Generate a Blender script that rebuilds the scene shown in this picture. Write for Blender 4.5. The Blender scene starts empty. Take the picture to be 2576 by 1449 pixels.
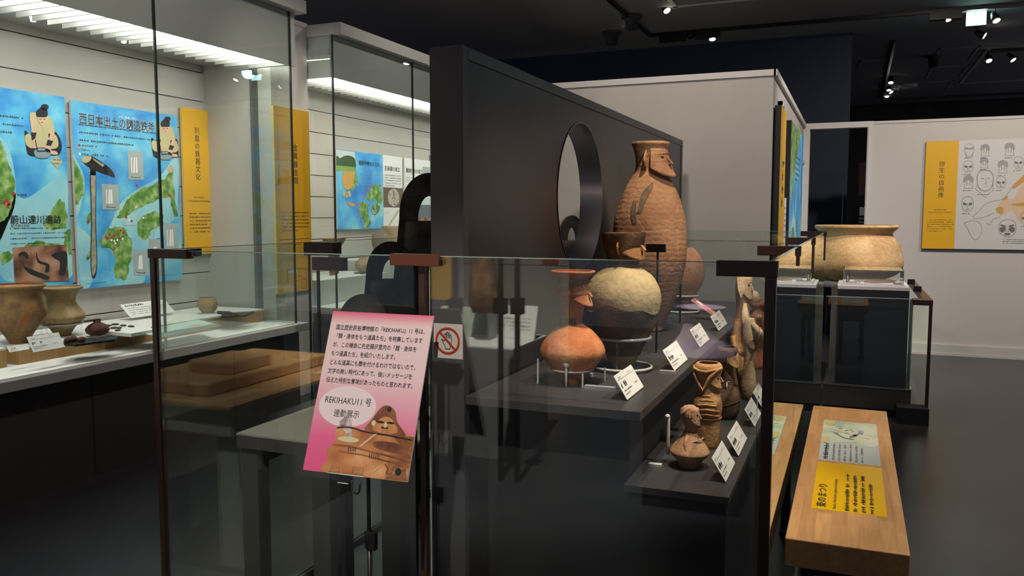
import bpy, bmesh, math, random
import numpy as np
from mathutils import Vector, Matrix
from mathutils.geometry import delaunay_2d_cdt
random.seed(7)
S = bpy.context.scene
COL = S.collection
# ------------------------------------------------------------------ camera, world, exposure
F, EYE, YAW, PIT = 2080.0, 1.55, math.radians(22.4), math.radians(5.03)
cam = bpy.data.objects.new('camera', bpy.data.cameras.new('camera'))
cam.data.sensor_width = 36; cam.data.lens = F/2576*36; cam.data.clip_start = .05; cam.data.clip_end = 100
cam.location = (0, 0, EYE); cam.rotation_euler = (math.pi/2-PIT, 0, YAW)
COL.objects.link(cam); S.camera = cam
S.view_settings.view_transform = 'Standard'; S.view_settings.look = 'None'
S.view_settings.gamma = 1; S.view_settings.exposure = 0.0; S.view_settings.use_curve_mapping = False
S.cycles.transparent_max_bounces = 48
S.cycles.max_bounces = 10
S.cycles.caustics_reflective = False; S.cycles.caustics_refractive = False
W = bpy.data.worlds.new('world'); S.world = W; W.use_nodes = True
W.node_tree.nodes['Background'].inputs[0].default_value = (.62, .66, .8, 1)
W.node_tree.nodes['Background'].inputs[1].default_value = 0.2  # added ambient fill, entering where the room's sides are left open

def lamp_spot(loc, target, power, size=60, blend=.6, col=(1, .82, .62), rad=.03):
    l = bpy.data.lights.new('spot_light', 'SPOT'); l.energy = power; l.spot_size = math.radians(size)
    l.spot_blend = blend; l.color = col; l.shadow_soft_size = rad
    o = bpy.data.objects.new('spot_light', l); o.location = loc
    o.rotation_euler = (Vector(target)-Vector(loc)).to_track_quat('-Z', 'Y').to_euler()
    COL.objects.link(o); return o
def lamp_area(loc, target, power, sx, sy, col=(1, .9, .8)):
    l = bpy.data.lights.new('area_light', 'AREA'); l.energy = power; l.shape = 'RECTANGLE'; l.size = sx; l.size_y = sy; l.color = col
    o = bpy.data.objects.new('area_light', l); o.location = loc
    o.rotation_euler = (Vector(target)-Vector(loc)).to_track_quat('-Z', 'Y').to_euler()
    COL.objects.link(o); return o
WARM = (1, .78, .56); NEUT = (1, .89, .78)
# spots over the island exhibits
lamp_spot((-.35, 2.3, 3.95), (-.85, 2.85, 1.1), 190, 26, .5, WARM)
lamp_spot((-.3, 3.0, 3.95), (-.8, 3.1, 1.1), 120, 22, .5, WARM)
lamp_spot((-.35, 3.5, 3.95), (-.8, 4.25, 1.5), 240, 24, .5, WARM)
lamp_spot((-.1, 2.4, 3.95), (-.48, 2.85, .8), 200, 22, .5, (1, .84, .68))
lamp_spot((-.05, 3.2, 3.95), (-.46, 3.9, .9), 190, 28, .5, (1, .84, .68))
lamp_spot((.2, 4.2, 3.95), (-.8, 5.2, 1.2), 120, 24, .5, WARM)
# walls
lamp_spot((-1.24, 4.7, 3.95), (-1.24, 6.35, 1.4), 120, 120, .9, NEUT, .1)
lamp_spot((1.4, 1.2, 3.95), (-1.0, 6.35, 1.5), 420, 38, .9, NEUT, .1)
lamp_spot((-1.7, 3.2, 3.95), (-4.1, 3.2, 2.6), 150, 110, .9, NEUT, .1)
lamp_spot((-2.2, 4.4, 3.95), (-4.3, 5.6, 1.8), 130, 50, .9, NEUT, .1)
lamp_spot((-2.2, 7.0, 3.95), (-4.1, 7.5, 2.6), 90, 110, .9, NEUT, .1)
lamp_spot((1.0, 7.2, 3.95), (1.0, 10.2, 1.5), 270, 100, .9, NEUT, .1)
lamp_spot((2.6, 7.2, 3.95), (2.4, 10.2, 1.3), 220, 100, .9, NEUT, .1)
lamp_spot((1.3, 6.8, 3.95), (-.55, 8.0, 1.7), 260, 80, .8, (1, .93, .86), .1)
# big jar, white trays, benches
lamp_spot((.7, 6.0, 3.95), (.1, 8.0, 1.2), 230, 36, .5, WARM)
lamp_spot((-.6, 6.4, 3.95), (.1, 7.2, 1.0), 120, 30, .5, WARM)
lamp_spot((.9, 2.6, 3.95), (.02, 3.3, .6), 340, 46, .6, (1, .87, .72))
# walkway in front of the glass (sign) and the exhibits behind the camera
lamp_spot((-.2, -.4, 3.95), (-1.15, 1.85, 1.1), 560, 24, .6, NEUT)
lamp_spot((-1.6, .9, 3.95), (-2.4, -1.0, .8), 2200, 70, .6, NEUT)

# ------------------------------------------------------------------ pixel -> point on a real plane
fw = Vector((-math.sin(YAW)*math.cos(PIT), math.cos(YAW)*math.cos(PIT), -math.sin(PIT)))
rt = Vector((math.cos(YAW), math.sin(YAW), 0)); up = rt.cross(fw); CAM = Vector((0, 0, EYE))
def ray(px, py): px = float(px); py = float(py); return fw + (px-1288)/F*rt - (py-724.5)/F*up
def on(px, py, **k):
    a, v = next(iter(k.items())); i = 'xyz'.index(a); d = ray(px, py); return CAM + d*((v-CAM[i])/d[i])
def dist(p): return (Vector(p)-CAM).dot(fw)

# ------------------------------------------------------------------ materials
MATS = {}
def newmat(name):
    m = bpy.data.materials.new(name); m.use_nodes = True; nt = m.node_tree
    return m, nt, nt.nodes['Principled BSDF']
def mat(name, col, rough=.5, metal=0, spec=.5, em=None, es=0, noise=None):
    if name in MATS: return MATS[name]
    m, nt, b = newmat(name)
    b.inputs['Base Color'].default_value = (*col, 1); b.inputs['Roughness'].default_value = rough
    b.inputs['Metallic'].default_value = metal; b.inputs['Specular IOR Level'].default_value = spec
    if em: b.inputs['Emission Color'].default_value = (*em, 1); b.inputs['Emission Strength'].default_value = es
    if noise:   # (scale, other colour, amount)
        sc, c2, bump = noise
        tc = nt.nodes.new('ShaderNodeTexCoord'); n = nt.nodes.new('ShaderNodeTexNoise'); n.inputs['Scale'].default_value = sc; n.inputs['Detail'].default_value = 6
        r = nt.nodes.new('ShaderNodeValToRGB'); r.color_ramp.elements[0].position = .38; r.color_ramp.elements[1].position = .62
        r.color_ramp.elements[0].color = (*col, 1); r.color_ramp.elements[1].color = (*c2, 1)
        nt.links.new(tc.outputs['Object'], n.inputs['Vector']); nt.links.new(n.outputs['Fac'], r.inputs['Fac']); nt.links.new(r.outputs['Color'], b.inputs['Base Color'])
        if bump:
            bp = nt.nodes.new('ShaderNodeBump'); bp.inputs['Strength'].default_value = bump; bp.inputs['Distance'].default_value = .01
            nt.links.new(n.outputs['Fac'], bp.inputs['Height']); nt.links.new(bp.outputs['Normal'], b.inputs['Normal'])
    MATS[name] = m; return m
def pottery(name, c1, c2, c3, sc=9, bump=.5, coil=0, rough=.8, crack=0):
    """fired clay: large blotches of three clay colours, fine grain, optional coil ridges and pale mending lines"""
    if name in MATS: return MATS[name]
    m, nt, b = newmat(name); N = nt.nodes.new; L = nt.links.new
    b.inputs['Roughness'].default_value = rough; b.inputs['Specular IOR Level'].default_value = .25
    tc = N('ShaderNodeTexCoord')
    n1 = N('ShaderNodeTexNoise'); n1.inputs['Scale'].default_value = sc; n1.inputs['Detail'].default_value = 5; n1.inputs['Distortion'].default_value = .4
    n2 = N('ShaderNodeTexNoise'); n2.inputs['Scale'].default_value = sc*9; n2.inputs['Detail'].default_value = 8
    L(tc.outputs['Object'], n1.inputs['Vector']); L(tc.outputs['Object'], n2.inputs['Vector'])
    r = N('ShaderNodeValToRGB'); e = r.color_ramp.elements
    e[0].position = .32; e[0].color = (*c2, 1); e[1].position = .5; e[1].color = (*c1, 1); x = e.new(.66); x.color = (*c3, 1)
    L(n1.outputs['Fac'], r.inputs['Fac'])
    mx = N('ShaderNodeMixRGB'); mx.blend_type = 'OVERLAY'; mx.inputs[0].default_value = .45
    L(r.outputs['Color'], mx.inputs[1]); L(n2.outputs['Color'], mx.inputs[2])
    hs = N('ShaderNodeRGBToBW'); L(n2.outputs['Color'], hs.inputs[0]); L(hs.outputs[0], mx.inputs[2])
    out = mx.outputs['Color']
    height = n2.outputs['Fac']
    if crack:
        v = N('ShaderNodeTexVoronoi'); v.feature = 'DISTANCE_TO_EDGE'; v.inputs['Scale'].default_value = crack
        nd = N('ShaderNodeMixRGB'); nd.inputs[0].default_value = .12; L(tc.outputs['Object'], nd.inputs[1]); L(n1.outputs['Color'], nd.inputs[2]); L(nd.outputs[0], v.inputs['Vector'])
        cr = N('ShaderNodeValToRGB'); cr.color_ramp.elements[0].color = (1, 1, 1, 1); cr.color_ramp.elements[1].color = (0, 0, 0, 1); cr.color_ramp.elements[1].position = .016
        L(v.outputs['Distance'], cr.inputs['Fac'])
        m3 = N('ShaderNodeMixRGB'); m3.inputs[2].default_value = (min(1, c1[0]*1.5), min(1, c1[1]*1.6), min(1, c1[2]*1.7), 1)
        mu = N('ShaderNodeMath'); mu.operation = 'MULTIPLY'; mu.inputs[1].default_value = .75; L(cr.outputs[0], mu.inputs[0]); L(mu.outputs[0], m3.inputs[0])
        L(out, m3.inputs[1]); out = m3.outputs[0]
    L(out, b.inputs['Base Color'])
    bp = N('ShaderNodeBump'); bp.inputs['Strength'].default_value = bump; bp.inputs['Distance'].default_value = .006
    L(height, bp.inputs['Height']); nrm = bp.outputs['Normal']
    if coil:
        w = N('ShaderNodeTexWave'); w.bands_direction = 'Z'; w.inputs['Scale'].default_value = coil; w.inputs['Distortion'].default_value = 4.5; w.inputs['Detail'].default_value = 3
        w.inputs['Detail Scale'].default_value = 2.5
        L(tc.outputs['Object'], w.inputs['Vector'])
        b2 = N('ShaderNodeBump'); b2.inputs['Strength'].default_value = .16; b2.inputs['Distance'].default_value = .005
        L(w.outputs['Fac'], b2.inputs['Height']); L(nrm, b2.inputs['Normal']); nrm = b2.outputs['Normal']
    L(nrm, b.inputs['Normal'])
    MATS[name] = m; return m
def wood(name, c1=(.55, .31, .13), c2=(.42, .22, .085), horiz=True, sx=2.2, axis=(0, 0, 0)):
    """glued-up block boards: brick-pattern staves with fine grain"""
    if name in MATS: return MATS[name]
    m, nt, b = newmat(name); N = nt.nodes.new; L = nt.links.new
    tc = N('ShaderNodeTexCoord'); mp = N('ShaderNodeMapping'); mp.inputs['Rotation'].default_value = axis
    L(tc.outputs['Object'], mp.inputs['Vector'])
    br = N('ShaderNodeTexBrick'); br.inputs['Color1'].default_value = (*c1, 1); br.inputs['Color2'].default_value = (*c2, 1)
    br.inputs['Mortar'].default_value = (*[x*.75 for x in c2], 1); br.inputs['Mortar Size'].default_value = .0006
    br.inputs['Scale'].default_value = sx; br.inputs['Brick Width'].default_value = .55; br.inputs['Row Height'].default_value = .1; br.offset = .37
    L(mp.outputs[0], br.inputs['Vector'])
    n = N('ShaderNodeTexNoise'); n.inputs['Scale'].default_value = 5; n.inputs['Detail'].default_value = 6
    m2 = N('ShaderNodeMapping'); m2.inputs['Scale'].default_value = (1.2, 14, 14); L(mp.outputs[0], m2.inputs[0]); L(m2.outputs[0], n.inputs['Vector'])
    mx = N('ShaderNodeMixRGB'); mx.blend_type = 'OVERLAY'; mx.inputs[0].default_value = .35
    L(br.outputs['Color'], mx.inputs[1]); L(n.outputs['Fac'], mx.inputs[2]); L(mx.outputs[0], b.inputs['Base Color'])
    b.inputs['Roughness'].default_value = .38
    MATS[name] = m; return m
def glassmat(name, tint, boost=1.0, rough=0.0):
    if name in MATS: return MATS[name]
    m = bpy.data.materials.new(name); m.use_nodes = True; nt = m.node_tree; nt.nodes.clear(); N = nt.nodes.new; L = nt.links.new
    o = N('ShaderNodeOutputMaterial'); t = N('ShaderNodeBsdfTransparent'); t.inputs[0].default_value = (*tint, 1)
    g = N('ShaderNodeBsdfGlossy'); g.inputs[0].default_value = (.92, 1, .97, 1); g.inputs[1].default_value = rough
    f = N('ShaderNodeFresnel'); f.inputs[0].default_value = 1.5
    geo = N('ShaderNodeNewGeometry')   # use the entering angle on both faces
    mm = N('ShaderNodeMath'); mm.operation = 'MULTIPLY'; mm.inputs[1].default_value = boost; mm.use_clamp = True
    lw = N('ShaderNodeLayerWeight'); lw.inputs[0].default_value = .5
    # schlick from the facing term
    p = N('ShaderNodeMath'); p.operation = 'POWER'; p.inputs[1].default_value = 5
    a = N('ShaderNodeMath'); a.operation = 'MULTIPLY_ADD'; a.inputs[1].default_value = .96; a.inputs[2].default_value = .04
    L(lw.outputs['Facing'], p.inputs[0]); L(p.outputs[0], a.inputs[0]); L(a.outputs[0], mm.inputs[0])
    x = N('ShaderNodeMixShader'); L(mm.outputs[0], x.inputs[0]); L(t.outputs[0], x.inputs[1]); L(g.outputs[0], x.inputs[2]); L(x.outputs[0], o.inputs[0])
    MATS[name] = m; return m
def map_mat(name, cs, sc=3, det=6, seed=0):
    """printed map colours: a soft relief of several inks"""
    if name in MATS: return MATS[name]
    m, nt, b = newmat(name); N = nt.nodes.new; L = nt.links.new
    tc = N('ShaderNodeTexCoord'); n = N('ShaderNodeTexNoise'); n.inputs['Scale'].default_value = sc; n.inputs['Detail'].default_value = det
    mp = N('ShaderNodeMapping'); mp.inputs['Location'].default_value = (seed, seed*2, seed*.7)
    L(tc.outputs['Object'], mp.inputs[0]); L(mp.outputs[0], n.inputs['Vector'])
    r = N('ShaderNodeValToRGB'); e = r.color_ramp.elements; k = len(cs)
    e[0].position = .3; e[0].color = (*cs[0], 1); e[1].position = .7; e[1].color = (*cs[-1], 1)
    for i, c in enumerate(cs[1:-1]): x = e.new(.3+.4*(i+1)/(k-1)); x.color = (*c, 1)
    L(n.outputs['Fac'], r.inputs[0]); L(r.outputs[0], b.inputs['Base Color']); b.inputs['Roughness'].default_value = .45
    MATS[name] = m; return m

M = dict(
 floor=mat('floor_vinyl', (.028, .03, .037), .3, noise=(2.2, (.036, .036, .043), .02)),
 ceil=mat('dark_ceiling', (.20, .18, .18), .9), black=mat('black_paint', (.012, .012, .014), .7),
 blue=mat('blue_black_wall', (.016, .026, .055), .7), greywall=mat('grey_wall_paint', (.47, .44, .41), .85, noise=(3, (.49, .46, .43), 0)),
 whitewall=mat('pale_wall_paint', (.6, .57, .54), .85), trim=mat('pale_trim', (.62, .6, .57), .6),
 casewall=mat('case_board', (.45, .435, .405), .75), casedark=mat('groove_black', (.01, .01, .01), .8),
 casegrey=mat('case_grey', (.52, .53, .51), .5), ledge=mat('ledge_grey', (.33, .33, .32), .35), cabinet=mat('cabinet_brown', (.045, .036, .034), .5),
 white=mat('white_cover', (.72, .72, .70), .6), frame=mat('case_frame_grey', (.085, .085, .08), .6), lined=mat('cabinet_dark_grey', (.07, .075, .072), .5),
 lamp=mat('strip_lamp', (1, 1, 1), .5, em=(1, .97, .88), es=17.0), louver=mat('louver_white', (.75, .75, .72), .5),
 glass=glassmat('clear_glass', (.962, .985, .974), 1.6), acryl=glassmat('clear_acrylic', (.97, .98, .98), 1.6),
 gedge=mat('glass_edge', (.30, .42, .37), .15), gedark=mat('glass_edge_dark', (.02, .03, .028), .3), rod=mat('acrylic_rod', (.55, .58, .58), .12),
 brown=mat('bronze_brown_metal', (.055, .028, .024), .32, .3), redbrown=mat('red_brown_metal', (.13, .045, .024), .35, .3), steel=mat('steel', (.6, .58, .56), .25, 1),
 panel=mat('dark_panel_face', (.055, .052, .055), .33, .55), pframe=mat('dark_panel_frame', (.095, .09, .1), .4, .4), pback=mat('panel_back_pale', (.45, .46, .44), .7),
 ring=mat('metal_ring', (.5, .48, .56), .22, 1), shelf=mat('shelf_charcoal', (.042, .040, .045), .42), shelfb=mat('shelf_base_black', (.010, .010, .012), .6),
 table=mat('table_grey_top', (.30, .285, .25), .3), tblack=mat('table_black', (.012, .012, .016), .35),
 tside=mat('table_side', (.055, .053, .05), .45),
 card=mat('card_white', (.78, .78, .78), .5), ink=mat('ink_black', (.02, .02, .022), .6), inkg=mat('ink_grey', (.16, .16, .16), .6), inkw=mat('ink_white', (.85, .85, .85), .6),
 yellow=mat('yellow_print', (.80, .44, .012), .5), yellow2=mat('yellow_lacquer', (.74, .45, .0), .2), red=mat('red_ink', (.50, .04, .04), .5), sea0=mat('pale_sea', (.30, .62, .74), .5),
 mapwhite=mat('map_white', (.66, .65, .63), .6), skin=mat('print_skin', (.72, .45, .32), .6), cloth=mat('print_cloth', (.56, .50, .27), .6), hair=mat('print_hair', (.012, .012, .014), .5),
 stone=mat('print_stone', (.25, .34, .40), .6), tan=mat('print_tan', (.55, .50, .32), .6), handle=mat('print_wood', (.45, .41, .30), .6, noise=(25, (.30, .27, .2), 0)),
 pink=mat('pink_print', (.62, .09, .19), .5), blackmetal=mat('black_metal', (.012, .011, .012), .3, .3), rubber=mat('black_rubber', (.01, .01, .01), .7),
 bead=mat('dark_relic', (.08, .045, .03), .7), iron=mat('rusted_iron', (.10, .032, .02), .85, noise=(30, (.05, .02, .012), .6)),
)
M['sea'] = map_mat('printed_sea', [(.03, .20, .66), (.05, .34, .78), (.13, .55, .85), (.34, .72, .82)], 3.4, 9)
M['sea2'] = map_mat('printed_shallows', [(.20, .54, .76), (.32, .66, .78), (.45, .74, .74)], 4, 7, 3)
M['land'] = map_mat('printed_land', [(.04, .15, .02), (.10, .27, .04), (.26, .42, .12), (.50, .60, .34)], 16, 10)
M['photo'] = map_mat('printed_dig_photo', [(.02, .012, .012), (.20, .08, .05), (.42, .20, .13), (.52, .30, .22)], 7, 3, 4)
M['clayphoto'] = map_mat('printed_clay', [(.16, .045, .02), (.36, .13, .05), (.50, .22, .09), (.66, .38, .18)], 9, 5, 9)
M['clayphoto2'] = map_mat('printed_clay_dark', [(.10, .035, .02), (.22, .085, .04), (.32, .14, .06)], 16, 5, 2)
M['green'] = mat('printed_field', (.22, .36, .08), .6); M['tree'] = mat('printed_trees', (.04, .09, .03), .6); M['sky'] = mat('printed_sky', (.6, .68, .72), .6)
M['orange'] = mat('printed_orange', (.72, .34, .06), .6, noise=(14, (.5, .36, .12), 0))
M['sage'] = map_mat('printed_sage', [(.30, .38, .30), (.42, .50, .36), (.50, .56, .46), (.58, .6, .42)], 9, 6, 1)
M['bluegrey'] = mat('printed_blue_grey', (.40, .46, .46), .3); M['stones'] = map_mat('printed_stones', [(.12, .09, .07), (.5, .46, .4), (.6, .56, .5)], 40, 4, 1)
M['woodtop'] = wood('bench_wood', axis=(0, 0, math.pi/2)); M['woodcase'] = wood('plinth_wood', (.46, .27, .10), (.40, .23, .09), axis=(math.pi/2, 0, math.pi/2))

# ------------------------------------------------------------------ mesh builder
class MB:
    def __init__(s): s.v = []; s.f = []; s.m = []; s.sm = []
    def add(s, vs, fs, mi=0, smooth=False):
        n = len(s.v); s.v += [tuple(v) for v in vs]
        for f in fs: s.f.append(tuple(i+n for i in f)); s.m.append(mi); s.sm.append(smooth)
        return s
    def box(s, a, b, mi=0, top=None, rot=None):
        x0, y0, z0 = a; x1, y1, z1 = b
        vs = [(x0, y0, z0), (x1, y0, z0), (x1, y1, z0), (x0, y1, z0), (x0, y0, z1), (x1, y0, z1), (x1, y1, z1), (x0, y1, z1)]
        if rot: vs = [rot @ Vector(v) for v in vs]
        s.add(vs, [(3, 2, 1, 0), (0, 1, 5, 4), (1, 2, 6, 5), (2, 3, 7, 6), (3, 0, 4, 7)], mi)
        return s.add(vs, [(4, 5, 6, 7)], mi if top is None else top)
    def prism(s, pts, vec, mi=0, mi2=None):
        n = len(pts); vec = Vector(vec); P = [Vector(p) for p in pts]; vs = P+[p+vec for p in P]
        s.add(vs, [tuple(range(n-1, -1, -1)), tuple(range(n, 2*n))], mi)
        return s.add(vs, [(i, (i+1) % n, n+(i+1) % n, n+i) for i in range(n)], mi if mi2 is None else mi2)
    def tube(s, pts, r, mi=0, n=8, closed=False, taper=None):
        P = [Vector(p) for p in pts]; rings = []; k = len(P); ref = None
        for i, p in enumerate(P):
            d = (P[(i+1) % k]-P[i-1]) if closed else (P[min(i+1, k-1)]-P[max(i-1, 0)])
            d.normalize()
            if ref is None: ref = Vector((0, 0, 1)) if abs(d.z) < .9 else Vector((1, 0, 0))
            a = (ref-d*ref.dot(d)).normalized(); b = d.cross(a); ref = a
            rr = r if taper is None else r*taper[i]
            rings.append([p+(a*math.cos(t)+b*math.sin(t))*rr for t in [2*math.pi*j/n for j in range(n)]])
        vs = [v for q in rings for v in q]; fs = []
        for i in range(k if closed else k-1):
            for j in range(n): a0 = i*n; b0 = ((i+1) % k)*n; fs.append((a0+j, a0+(j+1) % n, b0+(j+1) % n, b0+j))
        s.add(vs, fs, mi, True)
        if not closed: s.add(rings[0], [tuple(range(n-1, -1, -1))], mi); s.add(rings[-1], [tuple(range(n))], mi)
        return s
    def lathe(s, c, prof, mi=0, n=40, sy=1, wob=0, seed=0, mfun=None):
        """prof: list of (z, r) from one end to the other"""
        rd = random.Random(seed); ph = rd.random()*6
        vs = []
        for z, r in prof:
            for j in range(n):
                t = 2*math.pi*j/n; q = r*(1+wob*math.sin(2*t+ph)+wob*.6*math.sin(5*t+ph+z*30))
                vs.append((c[0]+q*math.cos(t), c[1]+q*math.sin(t)*sy, c[2]+z+wob*.25*r*math.sin(3*t+ph)))
        for i in range(len(prof)-1):
            s.add(vs[i*n:(i+2)*n], [(j, (j+1) % n, n+(j+1) % n, n+j) for j in range(n)], mfun(i) if mfun else mi, True)
        return s
    def ball(s, c, r, mi=0, n=14, k=9, rot=None):
        rx, ry, rz = (r, r, r) if not hasattr(r, '__len__') else r
        vs = []
        for i in range(k+1):
            a = math.pi*i/k
            for j in range(n):
                t = 2*math.pi*j/n; v = Vector((rx*math.sin(a)*math.cos(t), ry*math.sin(a)*math.sin(t), rz*math.cos(a)))
                if rot: v = rot @ v
                vs.append(Vector(c)+v)
        return s.add(vs, [(i*n+j, i*n+(j+1) % n, (i+1)*n+(j+1) % n, (i+1)*n+j) for i in range(k) for j in range(n)], mi, True)
    def build(s, name, mats, parent=None, bevel=0, loc=None, recalc=True):
        me = bpy.data.meshes.new(name); vs = [Vector(v) for v in s.v]
        if parent is not None: off = Vector(parent['_o'])
        else:
            if loc is None:
                xs = [v.x for v in vs]; ys = [v.y for v in vs]; zs = [v.z for v in vs]
                loc = ((min(xs)+max(xs))/2, (min(ys)+max(ys))/2, min(zs))
            off = Vector(loc)
        me.from_pydata([v-off for v in vs], [], s.f); me.update()
        for m_ in (mats if isinstance(mats, (list, tuple)) else [mats]): me.materials.append(m_)
        me.polygons.foreach_set('material_index', s.m); me.polygons.foreach_set('use_smooth', s.sm)
        if recalc:
            bm = bmesh.new(); bm.from_mesh(me); bmesh.ops.remove_doubles(bm, verts=bm.verts, dist=1e-5)
            bmesh.ops.recalc_face_normals(bm, faces=bm.faces); bm.to_mesh(me); bm.free()
        o = bpy.data.objects.new(name, me); COL.objects.link(o); o['_o'] = tuple(off)
        if parent is not None: o.parent = parent
        else: o.location = off
        if bevel:
            md = o.modifiers.new('bevel', 'BEVEL'); md.width = bevel; md.segments = 2; md.limit_method = 'ANGLE'; md.angle_limit = .7
        return o
def thing(name, label, cat, loc, group=None, kind=None):
    o = bpy.data.objects.new(name, None); COL.objects.link(o); o.location = loc; o.empty_display_size = .05
    o['_o'] = tuple(loc); tag(o, label, cat, group, kind); return o
def tag(o, label, cat, group=None, kind=None):
    if label: o['label'] = label
    if cat: o['category'] = cat
    if group: o['group'] = group
    if kind: o['kind'] = kind
    return o
def struct(name, mb, mats, parent=None, **k):
    o = mb.build(name, mats, parent, **k)
    if parent is None: o['kind'] = 'structure'
    return o
def box1(name, a, b, m_, parent=None, bevel=0): return MB().box(a, b).build(name, m_, parent, bevel=bevel)

# ------------------------------------------------------------------ lettering and flat boards
_tc = {}
def glyphs(txt, size=1.0, align='LEFT', line=1.0, bold=0):
    key = (txt, align, line, bold)
    if key not in _tc:
        cu = bpy.data.curves.new('t', 'FONT'); cu.body = txt; cu.size = 1; cu.align_x = align; cu.space_line = line; cu.resolution_u = 2; cu.offset = bold
        o = bpy.data.objects.new('t', cu); COL.objects.link(o)
        dg = bpy.context.evaluated_depsgraph_get(); me = o.evaluated_get(dg).to_mesh()
        _tc[key] = ([tuple(v.co) for v in me.vertices], [tuple(p.vertices) for p in me.polygons])
        o.evaluated_get(dg).to_mesh_clear(); COL.objects.unlink(o); bpy.data.objects.remove(o); bpy.data.curves.remove(cu)
    vs, fs = _tc[key]; return [(v[0]*size, v[1]*size) for v in vs], fs
class Board:
    """a flat board; origin O lower-left of its face, unit vectors u (right), v (up); prints are layers of ink 0.4 mm apart"""
    def __init__(s, O, u, v, w, h, th, mats, face=0, side=1):
        s.O = Vector(O); s.u = Vector(u).normalized(); s.v = Vector(v).normalized(); s.n = s.u.cross(s.v).normalized(); s.w = w; s.h = h; s.k = 1.0; s.clip = th > 0
        s.mb = MB(); s.mats = mats
        if th:
            c = [s.O, s.O+s.u*w, s.O+s.u*w+s.v*h, s.O+s.v*h]
            bk = [p-s.n*th for p in c]
            s.mb.add(c, [(0, 1, 2, 3)], face)
            s.mb.add(c+bk, [(7, 6, 5, 4), (0, 4, 5, 1), (1, 5, 6, 2), (2, 6, 7, 3), (3, 7, 4, 0)], side)
    def P(s, a, b, l=1): return s.O+s.u*(a*s.k)+s.v*(b*s.k)+s.n*(.0005*l)
    def poly(s, pts, mi, l=1):
        if s.clip: pts = [(min(max(a, 0), s.w/s.k), min(max(b, 0), s.h/s.k)) for a, b in pts]
        if len(pts) > 4:
            r = delaunay_2d_cdt([Vector(p) for p in pts], [], [list(range(len(pts)))], 1, 1e-6)
            fs = []
            for f in r[2]:
                (ax, ay), (bx, by), (cx, cy) = [r[0][i] for i in f[:3]]
                fs.append(tuple(f) if (bx-ax)*(cy-ay)-(by-ay)*(cx-ax) > 0 else tuple(reversed(f)))
            s.mb.add([s.P(p[0], p[1], l) for p in r[0]], fs, mi); return s
        s.mb.add([s.P(a, b, l) for a, b in pts], [tuple(range(len(pts)))], mi); return s
    def rect(s, a0, b0, a1, b1, mi, l=1): return s.poly([(a0, b0), (a1, b0), (a1, b1), (a0, b1)], mi, l)
    def ell(s, a, b, ra, rb, mi, l=1, n=18, rot=0):
        c, d = math.cos(rot), math.sin(rot)
        return s.poly([(a+ra*math.cos(t)*c-rb*math.sin(t)*d, b+ra*math.cos(t)*d+rb*math.sin(t)*c) for t in [2*math.pi*i/n for i in range(n)]], mi, l)
    def line(s, pts, wd, mi, l=2):
        for (a0, b0), (a1, b1) in zip(pts, pts[1:]):
            d = Vector((a1-a0, b1-b0)); 
            if d.length < 1e-6: continue
            q = Vector((-d.y, d.x)).normalized()*wd/2
            s.poly([(a0-q.x, b0-q.y), (a1-q.x, b1-q.y), (a1+q.x, b1+q.y), (a0+q.x, b0+q.y)], mi, l)
        return s
    def text(s, txt, a, b, size, mi, align='LEFT', l=3, rot=0, line=1.0, sx=1.0, bold=0):
        vs, fs = glyphs(txt, size, align, line, bold); c, d = math.cos(rot), math.sin(rot)
        s.mb.add([s.P(a+(x*sx*c-y*d), b+(x*sx*d+y*c), l) for x, y in vs], fs, mi); return s
    def vtext(s, txt, a, b, size, mi, step=1.08, l=3, sx=1.0):
        for i, ch in enumerate(txt): s.text(ch, a, b-i*size*step, size, mi, 'CENTER', l, sx=sx)
        return s
    def scrib(s, a0, b0, a1, b1, rows, mi, l=3, fill=.5, seed=1, last=.6, rot=0):
        """small print that the photograph leaves unreadable: rows of tiny marks"""
        rd = random.Random(seed); H_ = (b1-b0)/rows; ch = H_*fill
        for r in range(rows):
            y = b1-(r+.5)*H_; x = a0; end = a1 if r < rows-1 else a0+(a1-a0)*last
            while x < end:
                wd = ch*(.5+.5*rd.random())
                if rd.random() > .1:
                    s.rect(x, y-ch*.45, x+wd*.3, y+ch*.45*rd.random(), mi, l); s.rect(x+wd*.4, y-ch*.1, x+wd, y+ch*.15, mi, l)
                    if rd.random() > .4: s.rect(x+wd*.5, y-ch*.5, x+wd*.75, y+ch*.5, mi, l)
                x += wd+ch*.25
        return s
    def px(s, pts):
        out = []
        for p in pts:
            d = ray(*p); t = (s.O-CAM).dot(s.n)/d.dot(s.n); q = CAM+d*t-s.O; out.append((q.dot(s.u), q.dot(s.v)))
        return out
    def ppoly(s, pts, mi, l=1): return s.poly(s.px(pts), mi, l)
    def pclip(s, pts, mi, l=1):   # same, held inside the board
        return s.poly([(min(max(a, 0), s.w), min(max(b, 0), s.h)) for a, b in s.px(pts)], mi, l)
    def pline(s, pts, wd, mi, l=2): return s.line(s.px(pts), wd, mi, l)
    def build(s, name, parent=None): return s.mb.build(name, s.mats, parent, recalc=False)
def rough(pts, amp=1.4, k=2, seed=3):
    """a ragged coastline through the points"""
    rd = random.Random(seed+len(pts)); P = [tuple(p) for p in pts]
    for _ in range(k):
        out = []
        for (x0, y0), (x1, y1) in zip(P, P[1:]+P[:1]):
            L_ = math.hypot(x1-x0, y1-y0); a = min(L_*.22, amp*2.2)*(rd.random()*2-1); nx, ny = -(y1-y0)/max(L_, 1e-6), (x1-x0)/max(L_, 1e-6)
            out += [(x0, y0), ((x0+x1)/2+nx*a, (y0+y1)/2+ny*a)]
        P = out
    return P
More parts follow.
